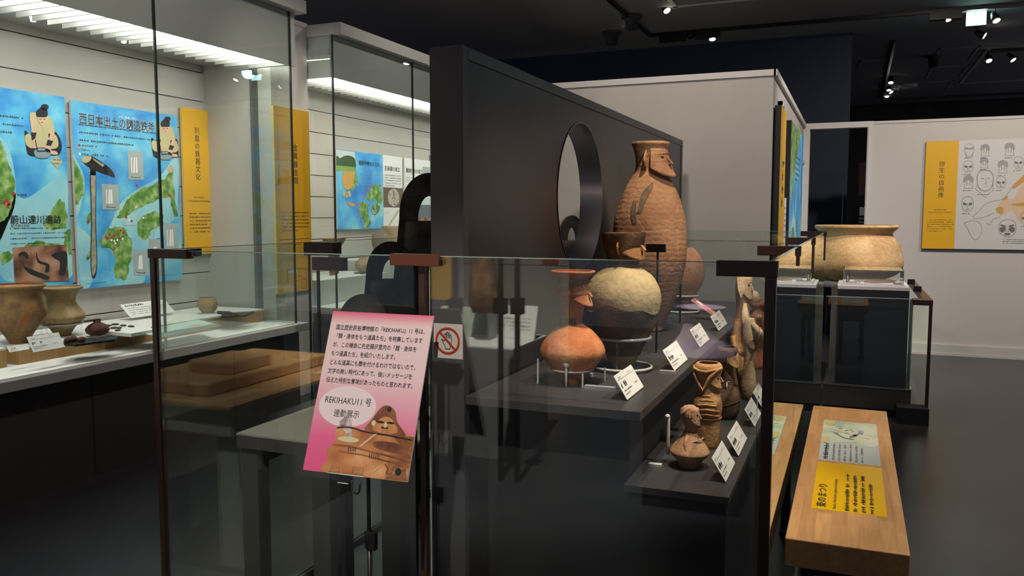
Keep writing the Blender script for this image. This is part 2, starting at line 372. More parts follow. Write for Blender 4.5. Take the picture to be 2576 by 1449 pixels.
def smooth(pts, k=5, closed=True):
    """Catmull-Rom through points"""
    n = len(pts); out = []
    for i in range(n if closed else n-1):
        p0, p1, p2, p3 = [pts[(i+j) % n] if closed else pts[min(max(i+j, 0), n-1)] for j in (-1, 0, 1, 2)]
        for t in [q/k for q in range(k)]:
            out.append(tuple(.5*(2*b+(c-a)*t+(2*a-5*b+4*c-d)*t*t+(-a+3*b-3*c+d)*t**3) for a, b, c, d in zip(p0, p1, p2, p3)))
    if not closed: out.append(tuple(pts[-1]))
    return out
# ------------------------------------------------------------------ room shell
struct('floor', MB().box((-9, -7, -.1), (4.6, 22, 0)), M['floor'])
struct('ceiling', MB().box((-9, -7, 4.0), (4.6, 22, 4.1)), M['ceil'])
struct('wall_far', MB().box((-9, 20.3, 0), (4.6, 20.5, 4)), M['black'])
struct('wall_blue', MB().box((-8.8, 12.25, 0), (-.1, 12.6, 4)), M['blue'])
# grey block behind the island: front face, right-hand face, capping
struct('wall_grey', MB().box((-2.75, 6.35, 0), (-.57, 10.25, 2.585)), M['greywall'])
struct('trim_cap', MB().box((-2.75, 6.335, 2.555), (-.555, 6.35, 2.6)).box((-.57, 6.335, 2.555), (-.545, 10.25, 2.6)).box((-2.75, 6.35, 2.585), (-.57, 10.25, 2.6)), M['trim'])
# shallow pale openings in the right-hand face
fr = MB()
for y0, y1, z0, z1 in ((9.35, 9.95, 1.0, 2.15), (6.72, 6.95, 1.0, 2.42)):
    fr.box((-.57, y0, z0), (-.535, y0+.03, z1)).box((-.57, y1-.03, z0), (-.535, y1, z1)).box((-.57, y0, z1-.03), (-.535, y1, z1))
struct('trim_niche', fr, M['trim'])
# doorway and the pale wall to its right
struct('wall_pale', MB().box((.17, 10.25, 0), (4.6, 10.4, 2.585)).box((.17, 10.24, 2.57), (4.6, 10.4, 2.6)), M['whitewall'])
struct('door_frame', MB().box((-.57, 10.2, 2.535), (.17, 10.32, 2.6)).box((-.57, 10.2, 0), (-.5, 10.32, 2.535)).box((.108, 10.2, 0), (.17, 10.32, 2.535)).box((.118, 10.19, 0), (.128, 10.2, 2.54)), M['trim'])
struct('baseboard_right', MB().box((.17, 10.22, .03), (4.6, 10.25, .12)).box((.17, 10.215, 0), (4.6, 10.25, .03)), M['trim'])
# glass screen and lit photo column seen through the doorway
p = on(2187, 383, y=11.2); q = on(2163, 560, y=11.2)
bd = Board((-.02, 11.2, .6), (1, 0, 0), (0, 0, 1), .42, 1.62, .04, [M['black'], M['black'], mat('dim_red_print', (.10, .035, .04), .5), M['stones'], M['inkw'], M['inkg']])
bd.rect(.06, 1.2, .4, 1.6, 2).rect(.08, .95, .3, 1.05, 4).scrib(.08, .75, .34, .98, 5, 4).rect(.04, .3, .36, .7, 3).ell(.2, .3, .12, .12, 0, 2)
tag(bd.build('photo_column'), 'dark narrow photo panel glimpsed through the white doorway', 'panel')
mb = MB().box((-.14, 10.9, 0), (-.128, 10.96, 2.0)); tag(mb.build('glass_screen', M['gedark']), 'thin upright glass screen edge inside the doorway', 'glass screen')

# ------------------------------------------------------------------ wall showcases on the left
def showcase(y0, y1, xl, lz, zt, foot, joints, label, grooves, cab, ret_y=None, endwall=False, dn=()):
    t = thing('showcase', label, 'display case', (-4.6, (y0+y1)/2, 0), 'wall showcases along the left side')
    yb = y1-.04 if endwall else y0+.0
    MB().box((-5.2, y0, 0), (foot, y1, lz-.06)).build('base_cabinet', cab, t)
    jl = MB()
    for k in np.arange(y0+1.05, y1, 1.22): MB().box((foot, float(k), .02), (foot+.002, float(k)+.008, lz-.07)).build('cabinet_joint', M['casedark'], t)
    jl.build('cabinet_joint', M['casedark'], t) if False else None
    MB().box((-5.1, y0, lz-.06), (-4.03, y1, lz), 0, 1).build('ledge', [M['ledge'], M['white']], t, bevel=.004)
    bk = MB().box((-5.2, y0, lz), (-5.05, y1, 2.95), 1)
    zs = [lz]+[z for z in sorted(grooves) if z > lz+.03]+[2.86]
    for a, b in zip(zs, zs[1:]): bk.box((-5.06, y0, a+.004), (-5.02, y1, b-.004), 0)
    bk.build('back_boards', [M['casewall'], M['casedark']], t)
    # soffit and louvred lamp
    MB().box((-5.1, y0, 2.78), (-4.70, y1, 2.86)).build('soffit', M['casewall'], t)
    MB().box((-4.13, y0, 2.715), (-4.115, y1-(.0), zt)).build('fascia', M['casegrey'], t)
    lp = MB().box((-4.46, y0+.02, 2.865), (-4.14, y1-.06, 2.87)); lp.build('strip_lamp', M['lamp'], t)
    lv = MB()
    for k in np.arange(y0+.05, y1-.08, .105): lv.box((-4.70, k, 2.735), (-4.14, k+.012, 2.80))
    lv.box((-4.71, y0, 2.78), (-4.70, y1, 2.87)).box((-4.70, y0, 2.865), (-4.46, y1, 2.87)); lv.build('louver', M['louver'], t)
    MB().box((-5.2, y0, zt), (-4.02, y1+.03, zt+.1)).build('cornice', M['casegrey'], t, bevel=.004)
    MB().box((-5.2, y0, 2.9), (-4.14, y1, 2.95)).build('top_board', M['casegrey'], t)
    ys = [y0]+list(joints)+[y1-.08 if endwall else y1]
    for a, b in zip(ys, ys[1:]): MB().box((-4.11, a+.004, lz), (-4.10, b-.004, zt)).build('glass_pane', M['glass'], t)
    for k in ys[1 if endwall else 0:]: MB().box((-4.112, k-.006, lz), (-4.098, k+.006, zt)).build('glass_joint', M['gedark'], t)
    for y, z in dn: MB().lathe((-4.74, y, 2.745), [(0, .001), (0, .014), (.035, .022)], 0).build('downlight', mat('downlight_bulb', (1, 1, 1), em=(1, .95, .85), es=14), t)
    if endwall:
        MB().box((-5.1, y1-.03, lz), (-4.53, y1+.0, 2.95)).build('end_wall', M['casewall'], t)
        MB().box((-4.53, y1-.05, lz), (-4.49, y1, zt), 0).box((-4.50, y1-.06, lz), (-4.492, y1-.05, zt), 0).build('end_frame', M['frame'], t)
        MB().box((-4.49, y1-.09, lz), (-4.11, y1-.08, zt)).build('glass_pane', M['glass'], t)
        MB().box((-4.49, y1-.1, 2.715), (-4.13, y1-.07, 2.78)).build('return_soffit', M['white'], t)
    else:
        MB().box((-4.46, y0-.02, lz), (-4.42, y0+.02, zt), 0).box((-4.51, y0-.02, lz), (-4.475, y0+.02, zt), 0).build('end_frame', M['frame'], t)
        MB().box((-4.42, y0, lz), (-4.11, y0+.01, zt)).build('glass_pane', M['glass'], t)
        MB().box((-4.42, y0+.02, 2.715), (-4.13, y0+.03, zt)).build('return_fascia', M['casegrey'], t)
    return t
sc1 = showcase(-1.2, 5.5, 0, .69, 3.12, -4.14, (1.55, 4.06), 'tall glazed wall case at far left, blue map posters and big pots inside', [2.72-.235*i for i in range(9)], M['cabinet'], endwall=True, dn=((3.72, 0), (4.41, 0), (2.6, 0)))
sc2 = showcase(5.99, 11.5, 0, .75, 3.06, -4.12, (7.36, 8.9), 'tall glazed wall case beyond the narrow yellow banner, bowls and three posters inside', [2.378-.214*i for i in range(-2, 8)], M['lined'])
# pier between the two showcases
struct('wall_pier', MB().box((-5.2, 5.5, 0), (-4.36, 5.985, 3.15)).box((-5.2, 5.49, 3.13), (-4.35, 5.99, 3.17)), M['whitewall'])
M['ypale'] = mat('pale_yellow_edge', (.75, .62, .2), .5)
b = Board((-4.33, 5.487, .908), (0, 1, 0), (0, 0, 1), .47, 1.52, .025, [M['yellow'], M['ypale'], M['ink'], M['inkg'], M['card']])
b.vtext('金属器出現', .27, 1.18, .062, 2, 1.10)
b.scrib(.07, .50, .43, .68, 6, 2, fill=.45).rect(.03, .44, .45, .444, 2)
b.text('Emergence of Iron Implements', .07, .395, .022, 2, sx=.9).scrib(.07, .26, .43, .38, 8, 3, fill=.4, seed=4)
b.line([(.13, .19), (.13, .09), (.27, .09), (.27, .13), (.32, .13), (.32, .02), (.38, .02), (.38, .10), (.33, .10)], .003, 2).line([(.13, .19), (.38, .19), (.38, .14)], .003, 2).rect(.14, .16, .26, .185, 4)
tag(b.build('yellow_banner'), 'narrow yellow banner on the white pier between the two wall cases', 'banner')

# ------------------------------------------------------------------ inside the first showcase
XB = -4.985
def wallboard(tl, tr, z0, z1, mats, th=.02, x=XB):
    y0 = on(*tl, x=x).y; y1 = on(*tr, x=x).y
    return Board((x, y0, z0), (0, 1, 0), (0, 0, 1), y1-y0, z1-z0, th, mats)
mm = [M['sea'], M['white'], M['land'], M['sea2'], M['ink'], M['inkw'], M['red'], M['cloth'], M['skin'], M['hair'], M['stone'], M['tan'], M['handle'], M['photo'], M['casedark'], M['orange'], M['bluegrey'], M['iron']]
# poster A (its left part runs out of the frame)
b = Board((XB, 2.9, .99), (0, 1, 0), (0, 0, 1), on(162, 250, x=XB).y-2.9, 1.36, .02, mm)
b.ppoly(smooth([(-40, 330), (0, 345), (20, 370), (32, 410), (40, 470), (36, 520), (20, 560), (-10, 620), (-60, 640), (-90, 460)]), 3, 1)
b.ppoly(rough([(-60, 380), (0, 352), (14, 380), (24, 420), (36, 450), (34, 500), (20, 545), (0, 560), (-30, 520), (-60, 460)]), 2, 2)
b.ppoly(smooth([(0, 480), (20, 470), (60, 500), (110, 470), (165, 440), (172, 560), (184, 690), (120, 700), (40, 710), (0, 690), (-20, 600)]), 3, 1)
b.ppoly(rough([(108, 560), (130, 530), (150, 500), (163, 508), (170, 560), (165, 575), (140, 578), (112, 574)]), 2, 2)
b.ppoly(rough([(168, 580), (178, 575), (181, 640), (172, 640), (160, 610)]), 2, 2).ppoly(rough([(60, 620), (90, 605), (150, 612), (150, 625), (70, 628)]), 2, 2)
b.ppoly(rough([(2, 640), (20, 630), (36, 640), (20, 660), (5, 668)]), 2, 2)
for q in ((33, 487), (10, 510), (16, 505), (22, 512), (20, 517)): b.ell(*b.px([q])[0], .012, .012, 6, 3)
a0, b0 = b.px([(25, 562)])[0]; b.text('蔚山達川遺跡', a0, b0, .062, 4, l=4, bold=.012)
a0, b0 = b.px([(27, 572)])[0]; b.text('紀元前2世紀', a0, b0, .024, 4, l=4)
a0, b0 = b.px([(27, 620)])[0]; b.scrib(a0, b0, a0+.42, b0+.13, 4, 4, fill=.36, seed=3)
a0, b0 = b.px([(-10, 340)])[0]; b.scrib(a0, b0, a0+.18, b0+.15, 3, 4, fill=.3, seed=5)
a0, b0 = b.px([(43, 492)])[0]; b.scrib(a0, b0-.01, a0+.1, b0+.02, 1, 4, fill=.6, seed=6)
b.ppoly([(31, 625), (167, 617), (173, 707), (38, 712)], 14, 4).ppoly([(31, 623), (167, 615), (172, 706), (37, 711)], 13, 5)
for pl in ([(45, 640), (60, 632), (72, 645), (66, 652), (58, 642), (50, 646)], [(90, 632), (98, 655), (122, 664), (122, 684), (112, 684), (114, 668), (94, 660)],
           [(60, 670), (90, 682), (122, 695), (116, 704), (80, 692), (64, 680)], [(130, 640), (165, 632), (168, 668), (160, 692), (148, 690), (150, 660), (136, 650)]): b.ppoly(smooth(pl, 3), 9, 6)
def seated_print(b, ox, oy, k, L, mirror=1):
    """the small cut-out drawing of a seated smith"""
    f = lambda pts: [(ox+mirror*x*k, oy+y*k) for x, y in pts]
    b.ppoly(smooth(f([(2, 97), (12, 103), (17, 118), (60, 120), (62, 102), (76, 96), (90, 112), (96, 136), (90, 155), (75, 158), (30, 160), (12, 156), (6, 136)])), 9, L)
    b.ppoly(smooth(f([(3, 110), (14, 104), (30, 118), (60, 118), (74, 104), (84, 112), (87, 134), (74, 142), (50, 138), (20, 140), (6, 130)])), 7, L+1)       # trousers
    b.ppoly(smooth(f([(16, 52), (28, 50), (58, 58), (70, 66), (78, 100), (62, 104), (62, 122), (32, 122), (22, 100), (17, 76)])), 7, L+2)     # tunic
    b.ppoly(f([(16, 64), (24, 62), (30, 104), (20, 104)]), 8, L+3).ppoly(f([(68, 98), (78, 98), (72, 122), (62, 120)]), 8, L+3)
    b.ppoly(f([(18, 100), (32, 101), (28, 118), (20, 120)]), 9, L+4).ppoly(f([(60, 118), (74, 122), (66, 138), (56, 132)]), 9, L+4)
    b.ppoly(smooth(f([(24, 118), (32, 118), (34, 134), (28, 140), (22, 134)])), 8, L+5).ppoly(smooth(f([(54, 134), (68, 136), (66, 150), (56, 148)])), 8, L+5).ppoly(smooth(f([(66, 146), (82, 148), (84, 156), (66, 154)])), 8, L+4)
    b.ppoly(smooth(f([(34, 56), (56, 56), (57, 72), (50, 82), (42, 80), (35, 68)])), 8, L+6)                                                   # face
    b.ppoly(smooth(f([(32, 60), (32, 46), (44, 38), (58, 44), (58, 60), (46, 62)])), 9, L+7).ppoly(smooth(f([(42, 40), (46, 30), (58, 30), (62, 38), (54, 44)])), 9, L+7)
    b.pline(f([(38, 66), (44, 68)]), .004, 9, L+8).pline(f([(48, 68), (54, 66)]), .004, 9, L+8).pline(f([(43, 75), (49, 75)]), .003, 9, L+8).pline(f([(44, 84), (50, 96), (62, 84)]), .003, 11, L+8)
    b.ppoly(smooth(f([(26, 146), (40, 140), (62, 142), (68, 154), (60, 164), (36, 164), (28, 158)])), 10, L+5)                                 # stone
    b.pline(f([(28, 118), (34, 148), (58, 146)]), .006, 9, L+9)
seated_print(b, 59, 233, 1.0, 4)
b.ppoly([(127, 405), (142, 391), (157, 407), (143, 423)], 11, 4)
a0, b0 = b.px([(133, 404)])[0]; b.scrib(a0, b0-.03, a0+.08, b0+.02, 2, 4, l=6, fill=.5)
tag(b.build('map_poster'), 'blue map poster at far left with a seated craftsman and a dig photo', 'poster', 'map posters in the wall cases')
# poster B
b = wallboard((178, 255), (445, 290), 1.035, 2.335, mm)
b.ppoly(smooth([(182, 392), (196, 410), (210, 440), (212, 470), (200, 530), (190, 560), (230, 600), (240, 650), (235, 700), (205, 724), (186, 500)]), 3, 1)
b.ppoly(rough([(184, 400), (196, 420), (210, 455), (212, 480), (204, 500), (196, 515), (188, 516)]), 2, 2)
b.ppoly(smooth([(280, 560), (300, 515), (340, 480), (400, 445), (445, 400), (447, 540), (452, 600), (430, 600), (380, 610), (360, 720), (320, 722), (285, 640), (255, 610)]), 3, 1)
b.ppoly(rough([(283, 548), (300, 540), (310, 520), (330, 490), (350, 475), (380, 468), (410, 452), (425, 435), (436, 425), (440, 500), (448, 545), (438, 548), (430, 500), (410, 498), (385, 510), (360, 520), (340, 530), (325, 540), (300, 550)]), 2, 2)
b.ppoly(rough([(345, 560), (365, 540), (390, 530), (410, 540), (412, 565), (400, 570), (380, 580), (372, 600), (360, 605), (348, 595)]), 2, 2)
b.ppoly(rough([(270, 570), (282, 575), (300, 570), (318, 578), (330, 600), (332, 625), (328, 660), (322, 690), (312, 712), (305, 700), (290, 700), (286, 680), (292, 660), (286, 640), (276, 625), (256, 625), (248, 605), (262, 596), (268, 584)]), 2, 2)
b.ppoly(rough([(222, 540), (227, 535), (226, 558), (221, 566)]), 2, 2).ppoly(rough([(216, 650), (226, 632), (232, 640), (222, 654)]), 2, 2)
b.ppoly(smooth([(400, 620), (430, 560), (452, 560), (459, 700), (370, 705), (375, 660)]), 0, 3)
for q in ((344, 467), (317, 547), (331, 556), (294, 588), (286, 592), (276, 590), (266, 596), (300, 600), (288, 625), (270, 600), (424, 491), (428, 494), (222, 554), (303, 580), (310, 585), (281, 598)): b.ell(*b.px([q])[0], .010, .010, 6, 4)
for q in ((342, 521), (360, 548), (325, 553), (280, 604), (287, 606), (295, 604), (290, 612), (308, 601)): b.ell(*b.px([q])[0], .009, .009, 5, 4)
a0, b0 = b.px([(198, 308)])[0]
b.text('西日本出土の鋳造鉄斧', a0, b0, .083, 5, l=4, bold=.022, sx=.81); b.text('西日本出土の鋳造鉄斧', a0, b0, .083, 4, l=6, bold=.006, sx=.81)
a0, b0 = b.px([(300, 301)])[0]; b.scrib(a0, b0+.01, a0+.25, b0+.035, 1, 5, fill=.8)
a0, b0 = b.px([(200, 358)])[0]; b.scrib(a0, b0-.01, a0+.76, b0+.15, 3, 4, fill=.3, seed=8)
a0, b0 = b.px([(206, 382)])[0]; b.scrib(a0, b0, a0+.12, b0+.06, 2, 4, fill=.5, seed=9); b.scrib(a0, b0-.03, a0+.34, b0, 1, 4, fill=.6, seed=10)
for k, c in enumerate((6, 15, 5)): b.ell(a0-.02, b0+.045-.03*k, .009, .009, c, 4)
# axe
b.ppoly(smooth([(226, 440), (233, 430), (241, 436), (241, 560), (244, 640), (243, 680), (238, 699), (230, 694), (227, 640), (229, 560)]), 9, 4).ppoly(smooth([(228, 440), (234, 432), (240, 438), (239, 560), (242, 640), (241, 676), (236, 692), (231, 690), (229, 640), (231, 560)]), 12, 5)
b.ppoly(smooth([(204, 402), (216, 391), (232, 394), (250, 404), (270, 418), (284, 432), (288, 446), (276, 442), (258, 436), (240, 430), (240, 440), (228, 440), (226, 424), (212, 412)]), 9, 5).ppoly(smooth([(204, 402), (212, 393), (228, 394), (226, 404), (216, 410), (208, 408)]), 11, 6)
b.ppoly([(232, 397), (262, 414), (258, 420), (236, 404)], 12, 6).ppoly([(262, 418), (270, 420), (285, 440), (256, 432)], 9, 6)
# small framed drawings
for (x0, y0, x1, y1, sh) in ((320, 379, 358, 452, 2), (255, 462, 297, 527, 1), (333, 628, 371, 692, 0), (373, 600, 405, 690, 0), (413, 560, 446, 636, 3)):
    b.ppoly([(x0, y0), (x1, y0+3), (x1+3, y1), (x0+3, y1)], 16, 4); cx = (x0+x1)/2+1; cy = (y0+y1)/2; hh = (y1-y0)*.27
    b.ppoly([(cx-4, cy-hh), (cx+4, cy-hh), (cx+6, cy+hh), (cx-6, cy+hh)], 5, 5)
    if sh: b.pline([(cx-10, cy-hh), (cx-9, cy+hh)], .01, 5, 5); b.pline([(cx, cy-hh), (cx, cy+hh)], .004, 6 if sh == 2 else 11, 6)
    b.pline([(cx-9, y1-9), (cx-9, y1-6), (cx+12, y1-5), (cx+12, y1-8)], .004, 4, 5)
b.pline([(342, 452), (343, 466)], .003, 10, 3).pline([(279, 527), (279, 568)], .003, 10, 3).pline([(310, 555), (310, 567), (385, 566), (386, 600)], .003, 10, 3).pline([(428, 440), (430, 560)], .003, 10, 3)
seated_print(b, 378, 270, .80, 6)
b.ppoly([(419, 424), (428, 413), (439, 424), (430, 436)], 11, 6)
a0, b0 = b.px([(215, 718)])[0]; b.scrib(a0, b0, a0+.3, b0+.02, 1, 4, fill=.4)
tag(b.build('map_poster'), 'blue map poster titled in black with a large drawn axe', 'poster', 'map posters in the wall cases')
# yellow banner in the case
b = Board((XB, on(456, 270, x=XB).y, 1.23), (0, 1, 0), (0, 0, 1), .325, 1.18, .02, [M['yellow'], M['ypale'], M['ink'], M['inkg']])
b.vtext('列島の鉄器文化', .16, .985, .058, 2, 1.07)
b.text('Iron Culture\nin the Japanese Archipelago', .16, .46, .023, 2, 'CENTER', line=1.3).scrib(.05, .17, .29, .35, 6, 2, fill=.5, seed=11, last=.95)
tag(b.build('yellow_banner'), 'yellow banner with vertical black title beside the axe poster', 'banner')
# wooden plinth inside
t = thing('wooden_plinth', 'long low oak plinth with white top in the left wall case', 'plinth', (-4.73, 4.6, .69))
PZ = .79
yA = on(68, 900, x=-4.35).y
MB().box((-5.0, yA, .69), (-4.42, 5.42, PZ-.012)).build('body', M['woodcase'], t)
MB().box((-5.0, yA, PZ-.012), (-4.42, 5.42, PZ)).build('top', M['white'], t)
t = thing('wooden_plinth', 'end of another oak plinth at the left picture edge', 'plinth', (-4.7, 2.6, .69))
MB().box((-5.0, 1.2, .69), (-4.42, on(20, 960, x=-4.42).y, PZ)).build('body', M['woodcase'], t); MB().box((-5.0, 1.2, PZ), (-4.42, on(20, 960, x=-4.42).y, PZ+.012)).build('top', M['white'], t)

# ------------------------------------------------------------------ vessels from silhouettes
CL = dict(
 a=pottery('clay_brown_patched', (.34, .20, .09), (.08, .05, .03), (.46, .15, .05), 6, .4),
 b=pottery('clay_buff', (.42, .30, .15), (.26, .17, .08), (.50, .38, .22), 8, .35),
 red=pottery('clay_orange', (.60, .22, .09), (.46, .14, .05), (.66, .36, .18), 9, .35),
 yg=pottery('clay_yellow_grey', (.46, .36, .20), (.30, .25, .18), (.56, .43, .22), 6, .55),
 dark=pottery('clay_dark_brown', (.11, .065, .035), (.05, .032, .02), (.20, .12, .06), 10, .4),
 jar=pottery('clay_red_brown', (.46, .25, .14), (.28, .14, .085), (.54, .33, .18), 5, .5, coil=12, crack=3.2),
 tan=pottery('clay_tan', (.48, .27, .12), (.34, .17, .07), (.58, .35, .18), 10, .4),
 pale=pottery('clay_pale', (.50, .36, .22), (.38, .26, .15), (.60, .46, .3), 9, .4),
 umber=pottery('clay_umber', (.17, .10, .06), (.08, .05, .035), (.30, .18, .10), 9, .5),
 big=pottery('clay_big_jar', (.52, .34, .17), (.36, .23, .12), (.60, .42, .24), 4.5, .8),
 bronze=pottery('bell_bronze', (.055, .05, .038), (.02, .02, .017), (.10, .095, .07), 9, .3, rough=.55),
 patina=pottery('bell_patina', (.16, .20, .15), (.10, .12, .09), (.24, .27, .2), 14, .5, rough=.7),
)
def pot(name, label, cat, cx, Y, prof, clay, wall=.012, group=None, inner=True, wob=.006, seed=1, zbase=None, n=44, cuts=None, coil=None):
    """prof: (pixel row, half width in pixels), rim first; turned about the vertical axis at depth Y"""
    c0 = on(cx, prof[0][0], y=Y); D = dist(on(cx, prof[len(prof)//2][0], y=Y)); zr = [(on(cx, py, y=Y).z, hw*D/F) for py, hw in prof]
    # square-on pixel rows -> heights; the axis stays at c0.x
    X = on(cx, prof[-1][0], y=Y).x*.5+c0.x*.5
    zb = zr[-1][0] if zbase is None else zbase
    if zbase is not None and abs(zbase-zr[-1][0]) < .25:   # stand exactly on its support
        k = (zr[0][0]-zbase)/(zr[0][0]-zr[-1][0]); zr = [(zbase+(z-zr[-1][0])*k, r) for z, r in zr]
    t = thing(name, label, cat, (X, Y, zb), group)
    pr = [(z, r) for z, r in smooth_prof(zr)]
    mb = MB(); segs = []
    if inner:
        zi = [(z, max(r-wall, .004)) for z, r in reversed(pr) if z > zb+wall*1.5]
        full = [(zb+wall, .002)]+[(zb+wall, max(zi[0][1]*.9, .003))]+zi+pr+[(zb, .002)]
    else: full = [(pr[0][0]+.002, .002)]+pr+[(zb, .002)]
    mb.lathe((X, Y, 0), full, 0, n, wob=wob, seed=seed)
    if cuts: full  # keep
    mb.build('body', clay, t)
    t['_s'] = (X, Y, D)
    return t
def smooth_prof(zr):
    if len(zr) < 4: return zr
    out = smooth([(z, r) for z, r in zr], 3, closed=False); return [(z, max(r, .003)) for z, r in out]
def ring_stand(label, X, Y, z0, z1, r, group='clear acrylic ring stands', low=True):
    t = thing('acrylic_ring_stand', label, 'stand', (X, Y, z0), group)
    MB().tube([(X+r*math.cos(a), Y+r*math.sin(a), z1) for a in [2*math.pi*i/36 for i in range(36)]], .006, closed=True).build('top_ring', M['rod'], t)
    if low: MB().tube([(X+r*1.05*math.cos(a), Y+r*1.05*math.sin(a), z0+.012) for a in [2*math.pi*i/36 for i in range(36)]], .006, closed=True).build('base_ring', M['rod'], t)
    for k in range(3):
        a = .6+2*math.pi*k/3; MB().tube([(X+r*math.cos(a), Y+r*math.sin(a), z0), (X+r*math.cos(a), Y+r*math.sin(a), z1)], .005).build('leg', M['acryl'], t)
    return t
# pots in the first case
pot('large_jar', 'large wide-mouthed brown jar with dark patches at left picture edge', 'jar', 45, 3.40, [(716, 66), (721, 67), (728, 58), (745, 58), (765, 63), (790, 66), (810, 62), (830, 50), (850, 37), (875, 24), (882, 22)], CL['a'], zbase=PZ, seed=3)
pot('flared_jar', 'buff jar with wide flared rim, second from left in the wall case', 'jar', 155, 3.72, [(721, 51), (726, 51), (733, 44), (745, 36), (760, 33), (768, 36), (780, 44), (790, 50), (798, 54), (806, 54), (815, 45), (830, 30), (845, 21), (852, 18)], CL['b'], zbase=PZ, seed=4)
p = on(45, 800, y=3.4); ring_stand('clear stand ringing the large brown jar', p.x, 3.40, PZ, on(45, 806, y=3.4).z, .125, low=False)
p = on(155, 812, y=3.72); ring_stand('clear stand ringing the buff flared jar', p.x, 3.72, PZ, on(155, 814, y=3.72).z, .115, low=False)
pot('small_pot', 'small rough buff pot standing alone on the oak plinth', 'pot', 523, 5.0, [(748, 20), (753, 21), (760, 22), (770, 24), (780, 23), (790, 20), (798, 15), (803, 15)], CL['b'], zbase=PZ, wall=.008, seed=6)
p = on(523, 785, y=5.0); ring_stand('clear stand around the small rough pot', p.x, 5.0, PZ, on(523, 788, y=5.0).z, .052, low=False)
# white relic tray, dark fragments, rusted round relic, caption cards
t = thing('relic_tray', 'pale low tray of dark fragments behind the rusted ball', 'tray', (*on(260, 835, z=PZ).xy, PZ))
P0 = [on(*q, z=PZ) for q in ((268, 842), (255, 820), (375, 826), (385, 838), (330, 848))]
MB().prism([(q.x, q.y, PZ) for q in P0], (0, 0, .022)).build('tray_base', M['white'], t)
rd = random.Random(5)
for k, q in enumerate(((272, 820), (290, 817), (310, 820), (286, 826), (270, 830), (300, 826), (330, 822), (262, 824), (296, 832))):
    c = on(*q, z=PZ+.024)
    MB().ball((c.x, c.y, PZ+.028), (.012+.01*rd.random(), .02+.012*rd.random(), .007), rot=Matrix.Rotation(rd.random()*2, 3, 'Z'), n=8, k=5).build('fragment', M['bead'], t)
c = on(246, 845, z=PZ)
t = thing('rusted_vessel', 'dark rusted ball-shaped iron relic with short neck', 'relic', (c.x, c.y, PZ))
MB().lathe((c.x, c.y, PZ), [(0, .01), (.005, .035), (.02, .06), (.045, .068), (.07, .05), (.082, .03), (.086, .02), (.10, .022), (.102, .002)], wob=.05, seed=2).build('body', M['iron'], t)
MB().box((c.x-.012, c.y-.09, PZ+.10), (c.x+.008, c.y+.02, PZ+.108)).build('bar', M['iron'], t)
c = on(212, 866, z=PZ)
t = thing('specimen_tray', 'black tray of small rusty lumps in front of the rusted ball', 'tray', (c.x, c.y, PZ))
P0 = [on(*q, z=PZ) for q in ((155, 868), (180, 858), (298, 850), (290, 858), (190, 872))]
MB().prism([(q.x, q.y, PZ) for q in P0], (0, 0, .012)).build('tray_base', M['tblack'], t)
for q in ((172, 858), (185, 856), (205, 857)):
    c = on(*q, z=PZ+.02); MB().ball((c.x, c.y, PZ+.027), (.02, .028, .018), n=9, k=6).build('lump', M['iron'], t)
# green information sheet lying on the plinth and a tilted one behind it
b = Board(on(400, 850, z=PZ+.004), (on(560, 818, z=PZ)-on(400, 850, z=PZ)), (on(440, 795, z=PZ)-on(510, 812, z=PZ)), .62, .42, .003, [mat('mint_sheet', (.48, .62, .55), .5), M['card'], M['inkg'], M['bluegrey'], M['ink']])
b.scrib(.02, .30, .30, .40, 4, 2, fill=.4).rect(.12, .12, .30, .19, 3).rect(.36, .16, .52, .24, 3).rect(.2, .24, .24, .28, 3).scrib(.4, .05, .58, .12, 2, 2)
tag(b.build('info_sheet'), 'mint green printed sheet lying flat beside the small rough pot', 'sheet')
c = on(420, 800, z=PZ)
b = Board(on(330, 800, x=-4.80), (0, 1, 0), (-.75, 0, .66), .42, .14, .004, [M['card'], M['card'], M['ink'], M['inkg'], M['red']])
b.scrib(.03, .108, .3, .13, 1, 2, fill=.9, seed=13).scrib(.03, .02, .38, .10, 4, 3, fill=.45, seed=14)
tag(b.build('info_sheet'), 'white sheet of small print propped below the axe poster', 'sheet')
b = Board(on(382, 838, x=-4.46), (0, 1, 0), (-.85, 0, .5), .15, .09, .004, [M['card'], M['card'], M['ink'], M['red']])
b.ell(.07, .045, .036, .036, 3, 1).ell(.07, .045, .028, .028, 0, 2).text('120', .07, .03, .035, 2, 'CENTER', 3)
tag(b.build('number_card'), 'small white card with a red ring, on the edge of the oak plinth', 'card')
